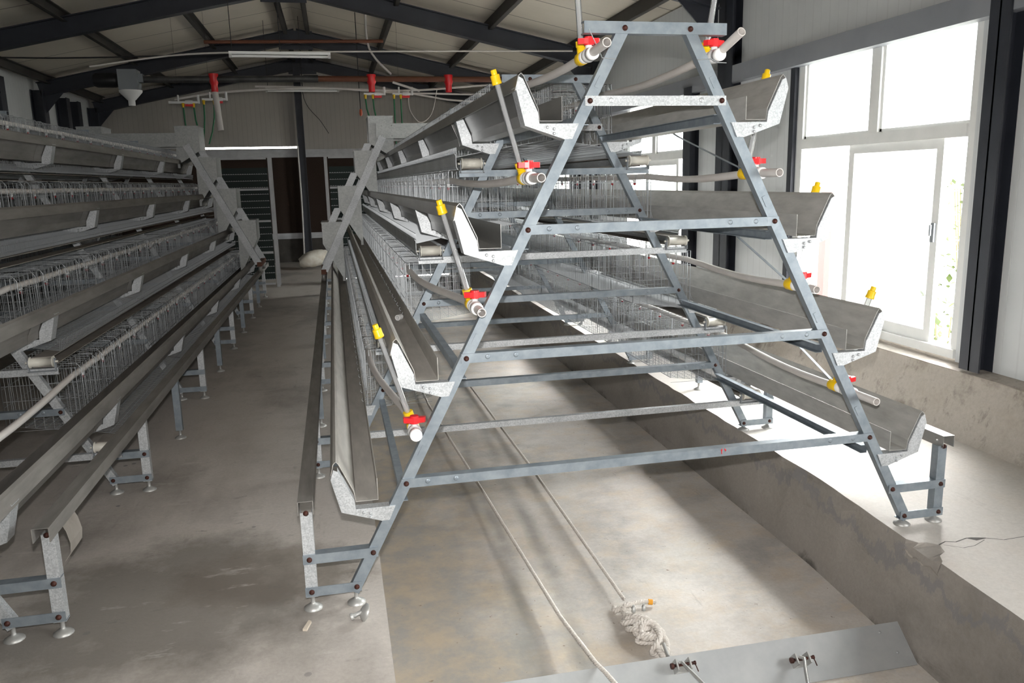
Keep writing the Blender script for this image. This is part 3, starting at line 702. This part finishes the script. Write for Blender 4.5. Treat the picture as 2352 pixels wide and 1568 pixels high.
# water pipes, ball valves, stand tubes and drinkers
PX0 = [.955, .705, .485, .25]; PZ0 = [.665, 1.135, 1.61, 2.05]; PEND = [-.06, -.10, -.14, -.16]
PX0R = [.95, .71, .475, .25]; XEND = [.952, .712, .477, .27]
CAPX = [1.075, .815, .595, .29]; CAPXR = [1.07, .815, .583, .29]; CAPYR = [.15, .21, .25, .06]; CAPZ = [1.06, 1.515, 1.98, 2.47]
nip = MB(); nip.lathe((0, 0, 0), [(.009, 0), (.009, -.018)], n=8); nip_mesh = None
def water_pipe(row, sd, k):
    near = row == 'A'
    t_ = thing('water_pipe', 'grey white plastic water pipe of the %s tier, %s' % (TNAME[k], SIDE[row, sd]), 'water pipe', BO if row == 'B' else (0, 0, 0), 'water pipes')
    xc = hw(TIER[k]) + .045 - .024; zc = TIER[k] + .255; x0, z0 = PX0[k], PZ0[k]
    ye = PEND[k] + (.02 if sd > 0 else 0)
    cx_ = CAPX[k]; xe = x0; cy_ = .05
    if sd > 0 and row == 'A': x0 = PX0R[k]; xe = XEND[k]; cx_ = CAPXR[k]; cy_ = CAPYR[k]; ye = [-.10, .0, -.075, -.13][k]
    if row == 'B': ye = -.5; x0, z0 = xc, zc - .02; xe = x0
    capped = (row, sd, k) == ('A', -1, 0)
    if capped: ye = .03
    slope = (.06 if k == 3 else .0) * (1 if sd > 0 else .2)
    pts = [(xe, ye, z0 + slope), (x0 + (xe - x0) * .35, .05, z0), (x0, .15, z0)]
    for i in range(1, 9):
        f_ = i / 8; s_ = f_ * f_ * (3 - 2 * f_); pts.append((x0 + (xc - x0) * s_, .15 + 1.35 * f_, z0 + (zc - z0) * s_ - .020 * math.sin(PI * f_)))
    for i in range(1, 17): pts.append((xc, 1.5 + 7.9 * i / 16, zc - (.004 if i % 2 else 0)))
    mb = MB(); mb.pipe(pts, .0165, .0135, 14); emit(mb, sd, 'pipe', 'pvc', t_)
    if near:
        vy = .045 + (.06 if sd > 0 and k < 3 else 0); d = Vector((0, -1, 0)); c0 = (x0, vy + .05, z0)
        mb = MB(); mb.lathe((x0, vy + .055, z0), [(.0235, 0), (.0235, .03), (.020, .031), (.0255, .040), (.0265, .055), (.0255, .070), (.020, .079), (.0235, .080), (.0235, .11), (.019, .111)], d, 18); mb.lathe((x0, vy, z0), [(.012, 0), (.012, .040), (.016, .041), (.016, .046)], (0, 0, 1), 12)
        if capped:
            mb = MB(); mb.lathe((x0, vy + .055, z0), [(.0235, 0), (.0235, .03), (.020, .031), (.0255, .040), (.0265, .055), (.0255, .070), (.020, .079), (.0235, .080), (.0235, .11), (.0185, .111), (.0175, .108), (.0175, .090), (.006, .089)], d, 18); mb.lathe((x0, vy, z0), [(.012, 0), (.012, .040), (.016, .041), (.016, .046)], (0, 0, 1), 12)
        vb = emit(mb, sd, 'ball_valve', 'white_plastic', t_)
        mb = MB(); hz = z0 + .038; rot = .35 if k % 2 else .15
        hd = [(-.044, .010), (-.040, -.010), (-.016, -.016), (0, -.019), (.016, -.016), (.040, -.010), (.044, .010), (.016, .012), (0, .010), (-.016, .012)]
        ca, sa = math.cos(rot), math.sin(rot)
        poly = [(x0 + a * ca - b_ * sa, vy + a * sa * .6 + b_ * ca) for a, b_ in hd]
        mb.prism(poly[::1], hz, hz + .020, 'xy'); mb.lathe((x0, vy, hz - .004), [(.018, 0), (.017, .03)], n=12)
        hdl = emit(mb, sd, 'valve_handle', 'red', vb); hdl['label'] = 'red wing handle'
        ty = vy + .085; cy_ = cy_ if sd > 0 else ty - .035
        mb = MB(); mb.lathe((x0, ty + .025, z0), [(.0235, 0), (.025, .004), (.025, .046), (.0235, .05)], d, 16)
        up = Vector((cx_ - x0, cy_ - ty, CAPZ[k] - z0)).normalized(); mb.lathe((x0, ty, z0), [(.017, .0), (.017, .040), (.020, .041), (.020, .062)], up, 14)
        tf = emit(mb, sd, 'tee_fitting', 'yellow', t_); tf['label'] = 'yellow tee fitting'
        a = Vector((x0, ty, z0)) + up * .055; L = (Vector((cx_, cy_, CAPZ[k])) - Vector((x0, ty, z0))).length + (.03 if sd > 0 else 0)
        b_ = Vector((x0, ty, z0)) + up * L
        mb = MB(); mb.tube([a, b_], .0115, 12); tb = emit(mb, sd, 'stand_tube', 'tube', t_); tb['label'] = 'clear stand tube'
        if k < 3:
            mb = MB(); mb.lathe(b_ - up * .03, [(.0160, 0), (.0185, .0005), (.0190, .003), (.0185, .010), (.0175, .012), (.0175, .033), (.0165, .035), (.0115, .0352), (.0112, .037), (.0112, .052), (.0095, .054)], up, 16); cp = emit(mb, sd, 'tube_cap', 'yellow', t_); cp['label'] = 'yellow tube cap'
    global nip_mesh
    for i in range(20):
        y = FY[1] + .03 + .195 + .394 * i * 1.0
        if y > YEND: break
        if nip_mesh is None:
            nm = MB(); nm.lathe((0, 0, 0), [(.010, .004), (.010, -.012), (.007, -.013), (.007, -.020)], n=8); nw = len(nm.f); nm.lathe((0, 0, -.020), [(.009, 0), (.009, -.009), (.003, -.014)], n=8); o = nm.build('nipple_drinker', 'white_plastic', t_); o.data.materials.append(MAT['dark_red']); nip_mesh = o
            for q in o.data.polygons[nw:]: q.material_index = 1
        else: o = nip_mesh.copy(); COL.objects.link(o); o.parent = t_
        o.location = (sd * xc, y, zc - .016)
    return t_
for row, sd, k in USE:
    water_pipe(row, sd, k)

# slanting straps of the open bay, window side
for (a, b_, nm) in (((.50, .93, 1.80), (.55, .24, 1.60), 'top'), ((.74, .80, 1.33), (.73, .22, 1.13), 'third'), ((.98, .75, .86), (.97, .25, .68), 'second')):
    mb = MB(); mb.obox(a, b_, (1, 0, 0), -.007, .007, (0, 0, 1), -.001, .001); mb.obox(a, (a[0] - .03, a[1] + .1, a[2] + .05), (1, 0, 0), -.007, .007, (0, 0, 1), -.001, .001)
    tag(mb.build('hanging_strap', 'frame'), 'bent flat steel strap hanging below the %s tier channel, window side' % nm, 'strap', 'hanging straps')

# ------------------------------------------------------------------ feed carts: gantries with four hoppers a side
def cart(cx, y0, sides, label):
    t_ = thing('feed_cart', label, 'feed cart', (cx, y0, 0))
    Y = Vector((0, 1, 0)); zl, zt = .66, 2.14; xl, xt = 1.36, .575
    for yy in (0, .62):
        mb = MB(); mb.box((-.65, yy, 2.14), (.65, yy + .05, 2.315))
        for x in (-.58, -.46, .46, .58):
            for z in (2.17, 2.29): mb.lathe((x, yy, z), [(.008, 0), (.008, .004), (.004, .006)], (0, -1, 0), 8)
        mb.build('gantry_beam', 'hopper', t_)
    for sd in sides:
        for yy in (-.01, .64):
            p, q = Vector((sd * xl, yy, zl - .08)), Vector((sd * xt, yy, zt + .02)); d = (q - p).normalized(); u = d.cross(Y).normalized() * sd
            mb = MB(); mb.angle(p, q, u, .085, Y, .05)
            for f_ in (.04, .10, .25, .37, .5, .62, .75, .88): c_ = p.lerp(q, f_); mb.obox(c_ - d * .008, c_ + d * .008, u, -.006, .006, Y, -.004, 0)
            mb.build('gantry_leg', 'spangle', t_)
        mb = MB(); mb.box((sd * 1.34, -.02, .54), (sd * 1.40, .70, .60)); mb.build('wheel_beam', 'rust', t_)
        for yy in (.05, .62):
            mb = MB(); mb.lathe((sd * 1.352, yy, .507), [(.02, 0), (.058, .002), (.058, .045), (.02, .047)], (sd, 0, 0), 18); mb.build('wheel', 'rod', t_)
        for k, (xo, xi, z1, z2) in enumerate(((1.36, 1.115, 1.165, .50), (1.14, .87, 1.59, .93), (.92, .665, 2.005, 1.43), (.735, .44, 2.41, 1.93))):
            zm = z1 - .26 if k < 3 else z1 - .32
            mb = MB()
            poly = [(xo, z1), (xi, z1), (xi, z2), (xi + .035, z2), (xo, zm)]
            mb.prism([(sd * a, b_) for a, b_ in poly], .07, .55)
            mb.box((sd * (xo + .006), .064, z1 - .012), (sd * (xi - .006), .556, z1 - .004))
            mb.box((sd * xi, .075, z2 - .06), (sd * (xi + .03), .12, z2 + .02))
            mb.build('hopper', 'hopper', t_)
            if k:
                mb = MB(); a, b_ = Vector((sd * (xo + .005), .10, zm + .04)), Vector((sd * (xo + .01), .10, zm - .06)); c_ = Vector((sd * (xo + .11), .10, zm - .20))
                mb.obox(a + Vector((-.04 * sd, 0, .05)), b_, (1, 0, 0), -.003, .003, Y, 0, .30); mb.obox(b_, c_, (1, 0, 0), -.003, .003, Y, 0, .30)
                mb.obox(b_ + Vector((0, 0, .06)), c_, (1, 0, 0), -.045, .045, Y, -.003, 0); mb.build('feed_chute', 'spangle', t_)
    return t_
cart(0, 7.1, (-1, 1), 'galvanized feed cart with stepped hoppers straddling the right-hand row')
cart(BO.x + .05, 8.5, (-1, 1), 'galvanized feed cart with stepped hoppers straddling the left-hand row')

# ------------------------------------------------------------------ egg lift racks at the far row ends
def rack(x0, x1, y, label):
    t_ = thing('slatted_rack', label, 'rack', (x0, y, 0), 'slatted racks at the row ends'); w = x1 - x0
    for x in (0, w - .07):
        for yy in (0, .25): 
            mb = MB(); mb.box((x + (.02 if x > 0 else 0), yy, .0), (x + (.07 if x > 0 else .05), yy + .03, 2.06)); mb.build('upright', 'rack', t_)
    for z in (.04, .55, 1.05, 1.55, 2.03):
        mb = MB(); mb.box((.07, -.002, z), (w - .07, .03, z + .03)); mb.build('crossbar', 'rack', t_)
    i = 0
    for k in range(17):
        z = .12 + .105 * k
        mb = MB(); mb.box((.07, .066, z + .004), (w - .07, .12, z + .102)); mb.build('slat', 'slat', t_)
        mb = MB(); n = 22
        for j in range(n): x = .09 + (w - .18) * j / (n - 1); mb.box((x - .006, .035, z), (x + .006, .06, z + .011))
        mb.box((.07, .06, z), (w - .07, .066, z + .005)); mb.build('peg_strip', 'rack', t_)
    return t_
rack(-3.05, -2.13, 10.6, 'pale steel rack of green slats beyond the left-hand row end')
rack(-1.31, -.35, 10.6, 'pale steel rack of green slats behind the right-hand row hoppers')

# ------------------------------------------------------------------ overhead: auger, drops, lights, pipes, hoses
t_ = thing('feed_auger', 'long overhead auger pipe crossing the house, grey then rust-red', 'auger pipe', (0, 9.2, 3.08))
MB().tube([(-3.66, 0, -.02), (-1.35, 0, 0)], .045, 14).build('grey_pipe', 'darkpipe', t_)
MB().tube([(-1.36, 0, 0), (2.3, 0, 0)], .04, 14).build('rust_pipe', 'rust', t_)
mb = MB(); mb.tube([(-1.50, 0, 0), (-1.30, 0, 0)], .052, 14); mb.build('pipe_coupling', 'darkpipe', t_)
mb = MB(); mb.box((-3.90, -.13, -.16), (-3.66, .13, .10)); mb.box((-3.66, -.06, -.06), (-3.60, .06, .05)); mb.build('gearbox', 'grey_paint', t_)
mb = MB(); mb.lathe((-3.78, 0, -.16), [(.15, 0), (.15, -.02), (.06, -.12), (.045, -.13), (.045, -.20)], n=14); cn = mb.build('outlet_cone', 'white_plastic', t_)
mb = MB(); mb.lathe((-3.90, 0, -.03), [(.05, 0), (.085, .02), (.095, .06), (.095, .28), (.08, .32)], (-1, 0, 0), 16); mb.build('motor', 'black', t_)
for x, L, nm in ((-2.70, .55, 'left red auger drop with a long white tube, left of the tube light'), (-.56, 0, 'middle short red auger drop above the right-hand hoppers'), (.55, 0, 'right short red auger drop nearest the window wall')):
    d_ = thing('auger_drop', nm, 'feed drop', (x, 9.2, 3.08), 'red auger drops')
    mb = MB(); mb.lathe((0, 0, .06), [(.065, 0), (.065, -.10), (.05, -.14), (.046, -.15), (.046, -.24)], n=16); mb.build('red_spout', 'red', d_)
    if L: mb = MB(); mb.pipe([(0, 0, -.14), (.004, 0, -.20), (.03, 0, -.14 - L)], .042, .036, 14); mb.build('drop_tube', 'pvc', d_)
def tube_light(loc, L, ang, label):
    t_ = thing('tube_light', label, 'lamp', loc, 'hanging tube lights'); t_.rotation_euler = (0, 0, ang)
    mb = MB(); mb.prism([(-.03, .045), (.03, .045), (.022, .02), (-.022, .02)], -L / 2, L / 2); mb.build('batten', 'white_frame', t_)
    mb = MB(); mb.tube([(0, -L / 2 + .03, 0), (0, L / 2 - .03, 0)], .014, 10); mb.build('tube', 'white_plastic', t_)
    mb = MB(); mb.box((-.02, -L / 2, -.018), (.02, -L / 2 + .03, .03)); mb.box((-.02, L / 2 - .03, -.018), (.02, L / 2, .03)); mb.build('end_cap', 'rod', t_)
    mb = MB()
    for y in (-.0, L * .47): mb.tube([(0, y, .045), (0, y, roofz(loc[0]) - loc[2] - .01)], .004, 5)
    mb.build('hanging_wire', 'black', t_)
tube_light((-1.66, 6.5, 2.98), 1.06, PI / 2 + .02, 'white tube light hanging above the aisle in front')
tube_light((-1.57, 11.0, 3.11), 1.15, PI / 2, 'white tube light hanging farther back above the aisle')
def curve_thing(name, pts, r, mat, label, cat, n=8, res=6, group=None):
    P = [Vector(p) for p in pts]; out = []
    for i in range(len(P) - 1):
        a, b_, c_, d_ = P[max(i - 1, 0)], P[i], P[i + 1], P[min(i + 2, len(P) - 1)]
        for j in range(res):
            u = j / res; out.append(.5 * ((2 * b_) + (c_ - a) * u + (2 * a - 5 * b_ + 4 * c_ - d_) * u * u + (3 * b_ - a - 3 * c_ + d_) * u ** 3))
    out.append(P[-1])
    return tag(MB().tube(out, r, n).build(name, mat), label, cat, group)
curve_thing('tie_pipe', [(-2.66, 8.25, 3.40), (-.43, 8.25, 3.44)], .022, 'rust', 'thin rust-red pipe high under the ridge', 'pipe')
curve_thing('conduit', [(-3.93, 7.9, 3.05), (-2.83, 7.9, 3.2), (-1.5, 7.9, 3.24), (.4, 7.9, 3.27), (2.05, 7.9, 3.29)], .011, 'pvc', 'thin white conduit crossing under the roof behind the tube light', 'conduit')
curve_thing('conduit', [(-5.6, 7.95, 3.17), (-4.4, 7.95, 3.15), (-3.0, 7.95, 3.19), (-2.2, 7.95, 3.23)], .009, 'black', 'thin black cable running to the left wall under the roof', 'cable')
curve_thing('slanted_conduit', [(-.60, 9, roofz(-.6) - .01), (-.58, 9, 3.47), (-.29, 9, 3.12)], .016, 'pvc', 'short slanted white tube hanging above the auger', 'tube')
curve_thing('slanted_conduit', [(-.27, 9.05, 3.02), (.11, 9.05, 2.90)], .018, 'pvc', 'short slanted white tube hanging below the auger', 'tube')
curve_thing('water_main', [(-3.3, 9.6, 2.84), (-2.65, 9.6, 2.94), (-1.5, 9.6, 3.0), (-.6, 9.6, 2.975), (.14, 9.6, 2.97), (1.25, 9.6, 3.05), (2.49, 9.6, 3.1)], .016, 'pvc', 'white water main pipe sagging across the house', 'water pipe')
curve_thing('water_main', [(-2.2, 9.68, 3.03), (-1.2, 9.68, 3.01), (-.3, 9.68, 2.95), (.4, 9.68, 2.93), (1.4, 9.68, 2.92), (2.49, 9.68, 2.98)], .014, 'pvc', 'second white pipe just under the water main', 'water pipe')
curve_thing('water_main', [(-.1, 9.75, 2.97), (.3, 9.75, 2.90), (.7, 9.75, 2.84), (1.4, 9.75, 2.82), (2.49, 9.75, 2.9)], .014, 'pvc', 'lowest white pipe sagging towards the window wall', 'water pipe')
def manifold(x0, xr, z, label, hoses):
    t_ = thing('water_manifold', label, 'water manifold', (x0, 9.58, z), 'water manifolds')
    mb = MB(); mb.tube([(0, 0, 0), (xr, 0, 0)], .018, 10); mb.tube([(xr, 0, -.018), (xr, 0, .10)], .018, 10); mb.tube([(xr * .33, 0, 0), (xr * .33, 0, .10)], .013, 8); mb.build('pipe', 'white_plastic', t_)
    mb = MB(); mb.lathe((xr * .68, 0, 0), [(.03, -.05), (.035, 0), (.03, .05)], (1, 0, 0), 12); vb = mb.build('valve', 'white_plastic', t_)
    mb = MB(); mb.box((xr * .68 - .055, -.02, -.055), (xr * .68 + .055, .02, -.025)); mb.build('valve_handle', 'red', vb)
    mb = MB(); mb.tube([(xr * .33, 0, .10), (xr * .33, 0, roofz(x0 + xr * .33) - z - .005)], .0015, 5); mb.build('hanging_wire', 'black', t_)
    for hx, ex, ez in hoses:
        mb = MB(); mb.lathe((hx, 0, -.01), [(.020, 0), (.020, -.03), (.016, -.035), (.016, -.06)], n=10); mb.build('hose_fitting', 'yellow', t_)
        mb = MB(); P_ = [(hx, 0, -.05), (hx + (ex - hx) * .12, 0, -.05 + (ez + .05) * .35), (hx + (ex - hx) * .5, 0, -.05 + (ez + .05) * .7), (ex, 0, ez)]; mb.tube(P_, .011, 8); mb.build('hose', 'green', t_)
manifold(-3.38, .40, 2.80, 'white manifold with two green hoses, left end, lower of the pair', ((.19, .22, -.60), (.33, .42, -.60)))
manifold(-2.93, .33, 2.84, 'white manifold with two green hoses, next to the red drop tube', ((.02, -.04, -.62), (.16, .04, -.62)))
manifold(-.66, .30, 2.915, 'white manifold with two green hoses above the right-hand hopper', ((.02, .12, -.50), (.13, .20, -.50)))
manifold(-.24, .29, 2.915, 'white manifold with two green hoses nearest the top tier cages', ((.02, .02, -.95), (.12, .13, -.95)))
t_ = thing('pendant_switch', 'black cord with a small orange switch hanging before the end wall', 'switch', (-.72, 9.7, 2.96))
MB().tube([(0, 0, roofz(-.72) - 2.965), (0, 0, 0), (.005, 0, -.26)], .006, 6).build('cord', 'black', t_); mb = MB(); mb.lathe((.005, 0, -.25), [(.012, 0), (.02, -.02), (.022, -.07), (.012, -.10)], n=10); mb.build('switch', 'orange_red', t_)
curve_thing('hanging_cable', [(.0, 9.6, 2.973), (.02, 9.7, 2.7), (.18, 9.8, 2.52), (.36, 9.8, 2.65), (.43, 9.6, 2.985)], .006, 'pvc', 'loop of thin pale cable hanging before the end wall', 'cable')
curve_thing('hanging_cable', [(-1.65, 14.5, roofz(-1.65) - .01), (-1.65, 14.5, 3.35), (-1.35, 14.5, 2.9), (-1.2, 14.5, 2.65)], .006, 'black', 'thin dark cord hanging beside the centre post', 'cable')
curve_thing('hanging_rope', [(-1.84, 14.5, 2.4), (-1.84, 14.5, 1.2), (-1.86, 14.5, .35), (-1.87, 14.5, .05)], .018, 'pvc', 'pale cord hanging down beside the dark centre post', 'rope')
for x, xx in ((-.27, -.30), (.21, .185)): pass

# ------------------------------------------------------------------ manure scraper, ropes and odds on the floor
t_ = thing('scraper_blade', 'galvanized scraper blade standing across the pit in the foreground', 'scraper', (0, -.32, PD))
TT = Vector((0, .76, .65)); NN = Vector((0, -.65, .76))
mb = MB(); mb.obox((-1.08, 0, .002), (1.065, 0, .002), TT, 0, .184, NN, 0, .004)
mb.lathe(Vector((.96, 0, .002)) + TT * .15 + NN * .004, [(.006, 0), (.006, .003), (.003, .004)], NN, 8); mb.lathe(Vector((1.0, 0, .002)) + TT * .06 + NN * .004, [(.006, 0), (.006, .003), (.003, .004)], NN, 8)
mb.build('blade', 'blade', t_)
def clevis(x, t):
    o = Vector((x, 0, .002)) + TT * t + NN * .004; X_ = Vector((1, 0, 0)); mb = MB()
    def bx(x0, x1, t0, t1, n0, n1): mb.obox(o + X_ * x0 + TT * t0, o + X_ * x1 + TT * t0, TT, 0, t1 - t0, NN, n0, n1)
    out = [(-.031, 0), (.031, 0), (.031, .058), (.025, .058), (.025, .004), (-.025, .004), (-.025, .058), (-.031, .058)]
    vs = [o + X_ * a_ + NN * b_ + TT * e for e in (-.022, .022) for a_, b_ in out]; n_ = len(out)
    mb.add(vs, [tuple(range(n_)), tuple(range(2 * n_ - 1, n_ - 1, -1))] + [(i, n_ + i, n_ + (i + 1) % n_, (i + 1) % n_) for i in range(n_)])
    c_ = mb.build('clevis', 'rod', t_)
    q = o + NN * .042
    mb = MB(); mb.lathe(q + X_ * -.052, [(.011, 0), (.012, .006), (.011, .012), (.006, .013), (.006, .100), (.008, .101), (.008, .106)], (1, 0, 0), 12); mb.build('clevis_pin', 'bolt', c_)
    mb = MB(); e = q + X_ * .050; mb.tube([e, e + Vector((.004, -.010, -.012)), e + Vector((.010, -.016, -.030))], .0022, 5); mb.build('split_pin', 'bolt', c_)
    return q
q1 = clevis(.04, .135); q2 = clevis(.545, .085)
mb = MB(); mb.tube([q1 + Vector((-.004, .0, .010)), q1 + Vector((.004, -.10, .016)), q1 + Vector((.05, -.60, .05))], .0065, 10); mb.build('pull_rod', 'rod', t_)
mb = MB(); mb.tube([q2 + Vector((-.012, 0, .010)), q2 + Vector((.0, -.016, .012)), q2 + Vector((-.03, -.075, .0)), q2 + Vector((-.20, -.42, -.01))], .0075, 10); mb.build('pull_rod', 'rod', t_)

def twisted(mb, pts, r, pitch=.055, nst=3, res=None, n=6):
    """laid rope: three strands winding round the path"""
    P = [Vector(p) for p in pts]; L = [0]
    for a, b_ in zip(P, P[1:]): L.append(L[-1] + (b_ - a).length)
    steps = res or max(8, int(L[-1] / pitch * 7)); 
    def at(s):
        for i in range(len(P) - 1):
            if s <= L[i + 1] or i == len(P) - 2:
                return P[i].lerp(P[i + 1], min(1, max(0, (s - L[i]) / max(1e-6, L[i + 1] - L[i])))), (P[i + 1] - P[i]).normalized()
    for k in range(nst):
        out = []
        for i in range(steps + 1):
            s_ = L[-1] * i / steps; p, d = at(s_); up = Vector((0, 0, 1)) if abs(d.z) < .9 else Vector((1, 0, 0)); a = d.cross(up).normalized(); b_ = a.cross(d)
            th = 2 * PI * (s_ / pitch + k / nst); out.append(p + (a * math.cos(th) + b_ * math.sin(th)) * r * .5)
        mb.tube(out, r * .56, n, False)
    return mb
def smooth(pts, res=6):
    P = [Vector(p) for p in pts]; out = []
    for i in range(len(P) - 1):
        a, b_, c_, d_ = P[max(i - 1, 0)], P[i], P[i + 1], P[min(i + 2, len(P) - 1)]
        for j in range(res):
            u = j / res; out.append(.5 * ((2 * b_) + (c_ - a) * u + (2 * a - 5 * b_ + 4 * c_ - d_) * u * u + (3 * b_ - a - 3 * c_ + d_) * u ** 3))
    out.append(P[-1]); return out
t_ = thing('pull_rope', 'white laid rope ending in a big knot at the scraper, right of two', 'rope', (0, 0, 0))
mb = MB(); twisted(mb, [(.04, .43, -.385), (.048, 2.4, -.395), (.02, 4.7, -.40)], .0095, .045); mb.tube([(.02, 4.7, -.40), (.03, 14.5, -.415)], .010, 6); mb.build('rope', 'rope', t_)
def kp(P): return [(.035 + (x + .01) * 1.25, .42 + (y - .24) * 1.22, -.392 + (z + .28) * 1.1) for x, y, z in P]
kn = MB()
K = [(-.045, .24, -.30), (-.055, .21, -.30), (-.03, .185, -.275), (-.015, .16, -.29), (-.05, .13, -.30), (-.055, .09, -.28), (-.01, .075, -.265), (.02, .10, -.285), (.015, .03, -.27), (-.02, .0, -.255), (-.055, .03, -.27), (-.05, .075, -.30), (.0, .05, -.30), (.045, .02, -.285), (.04, -.03, -.27), (.0, -.055, -.26), (-.035, -.03, -.27), (-.02, .01, -.24), (.02, .0, -.24), (.035, -.06, -.27), (.02, -.12, -.265), (-.005, -.16, -.275), (-.01, -.10, -.265), (.02, -.05, -.25), (.01, .05, -.25), (-.03, .10, -.26), (-.035, .16, -.285), (-.02, .20, -.29)]
twisted(kn, smooth(kp(K), 5), .0145, .05, n=5)
rk = random.Random(11); K2 = []
for i in range(30):
    th = i * 1.25; rr_ = .022 + .016 * (i % 3) / 2; yy_ = .17 - .27 * i / 29; K2.append((-.01 + math.cos(th) * rr_ * (1.25 if 6 < i < 24 else .8), yy_ + math.sin(th * .7) * .022, -.278 + math.sin(th) * rr_ * .75))
twisted(kn, smooth(kp(K2), 4), .0125, .05, n=5); kn.build('knot', 'rope', t_)
mb = MB(); twisted(mb, smooth(kp([(-.02, .215, -.29), (.03, .225, -.285), (.07, .235, -.29), (.115, .225, -.295)])), .0105, .045); mb.build('rope_tail', 'rope', t_)
mb = MB(); mb.tube(kp([(.088, .232, -.292), (.104, .228, -.294)]), .0135, 10); tp = mb.build('end_tape', 'orange', t_); tp['label'] = 'orange end tape'
for x in (-.02, .02):
    q = Vector(kp([(x, .105, -.235)])[0]); mb = MB(); mb.lathe(q, [(.010, -.01), (.010, .012), (.006, .013), (.006, .022)], n=6); mb.build('clamp_nut', 'rod', t_)
mb = MB(); mb.tube([kp([(.015, -.10, -.262)])[0], (.030, -.12, -.345), (.036, -.235, -.318)], .008, 8); mb.build('hook_rod', 'rod', t_)
mb = MB(); twisted(mb, [(-.22, -1.3, -.14), (-.285, -.24, -.288), (-.296, -.17, -.297), (-.315, .30, -.35), (-.375, 2.0, -.375), (-.47, 4.1, -.385)], .0095, .045); mb.tube([(-.47, 4.1, -.385), (-.52, 14.5, -.41)], .010, 6)
tag(mb.build('pull_rope', 'rope'), 'white laid rope running over the scraper blade, left of two', 'rope')
t_ = thing('loose_leveling_foot', 'loose metal leveling foot lying on the floor in front of the frame', 'leveling foot', (-1.185, -.12, .030))
mb = MB(); mb.lathe((0, 0, 0), [(.034, 0), (.034, .004), (.022, .014), (.010, .020)], (-.75, -.15, .35), 16); mb.build('foot_disc', 'rod', t_)
mb = MB(); mb.lathe((-.014, -.003, .006), [(.008, 0), (.008, .034), (.013, .034), (.013, .044)], (-.95, -.2, -.25), 10); mb.build('foot_stem', 'rod', t_)
mb = MB(); mb.prism([(-1.415, -.14), (-1.40, -.145), (-1.385, -.09), (-1.395, -.08)], 0, .008, 'xy'); tag(mb.build('wood_chip', 'wood'), 'small pale wood chip lying on the aisle floor', 'wood chip')
mb = MB(); mb.pipe([(-.905, 1.40, .8885), (-.885, 1.43, .8885)], .0155, .012, 14); tag(mb.build('pipe_offcut', 'white_plastic'), 'short white plastic pipe offcut lying in the left second tier trough', 'pipe piece')
# belt end hanging in a loop under the near cart rail of the left-hand row
mb = MB(); mb.sheet([(-.01, .0), (.012, .03), (.016, .07), (.006, .12), (-.012, .16)], 0, .14, .002)
o = mb.build('loose_belt', 'belt'); o.location = (BO.x + 1.40, .16, .242); tag(o, 'loose pale belt end hanging in a curl under the left-hand cart rail', 'belt')
# sack at the far end of the aisle
mb = MB(); rr = random.Random(5); n, mrows = 16, 8; vs = []
for j in range(mrows + 1):
    f_ = j / mrows
    for i in range(n):
        th = 2 * PI * i / n; w = math.sin(PI * min(1, max(.0, f_ * .9 + .05))) ** .5
        vs.append((-.30 + .60 * f_ + rr.uniform(-.015, .015), .17 * w * math.cos(th), max(.0, .16 + .16 * w * math.sin(th) + rr.uniform(-.02, .02) + .10 * f_)))
mb.add(vs, [(j * n + i, j * n + (i + 1) % n, (j + 1) * n + (i + 1) % n, (j + 1) * n + i) for j in range(mrows) for i in range(n)], True); mb.add(vs[:n], [tuple(range(n))]); mb.add(vs[-n:], [tuple(range(n))])
o = mb.build('sack', 'sack'); o.location = (-1.62, 13.2, 0); o.rotation_euler = (0, 0, .2); tag(o, 'crumpled white woven sack lying at the far end of the aisle', 'sack')
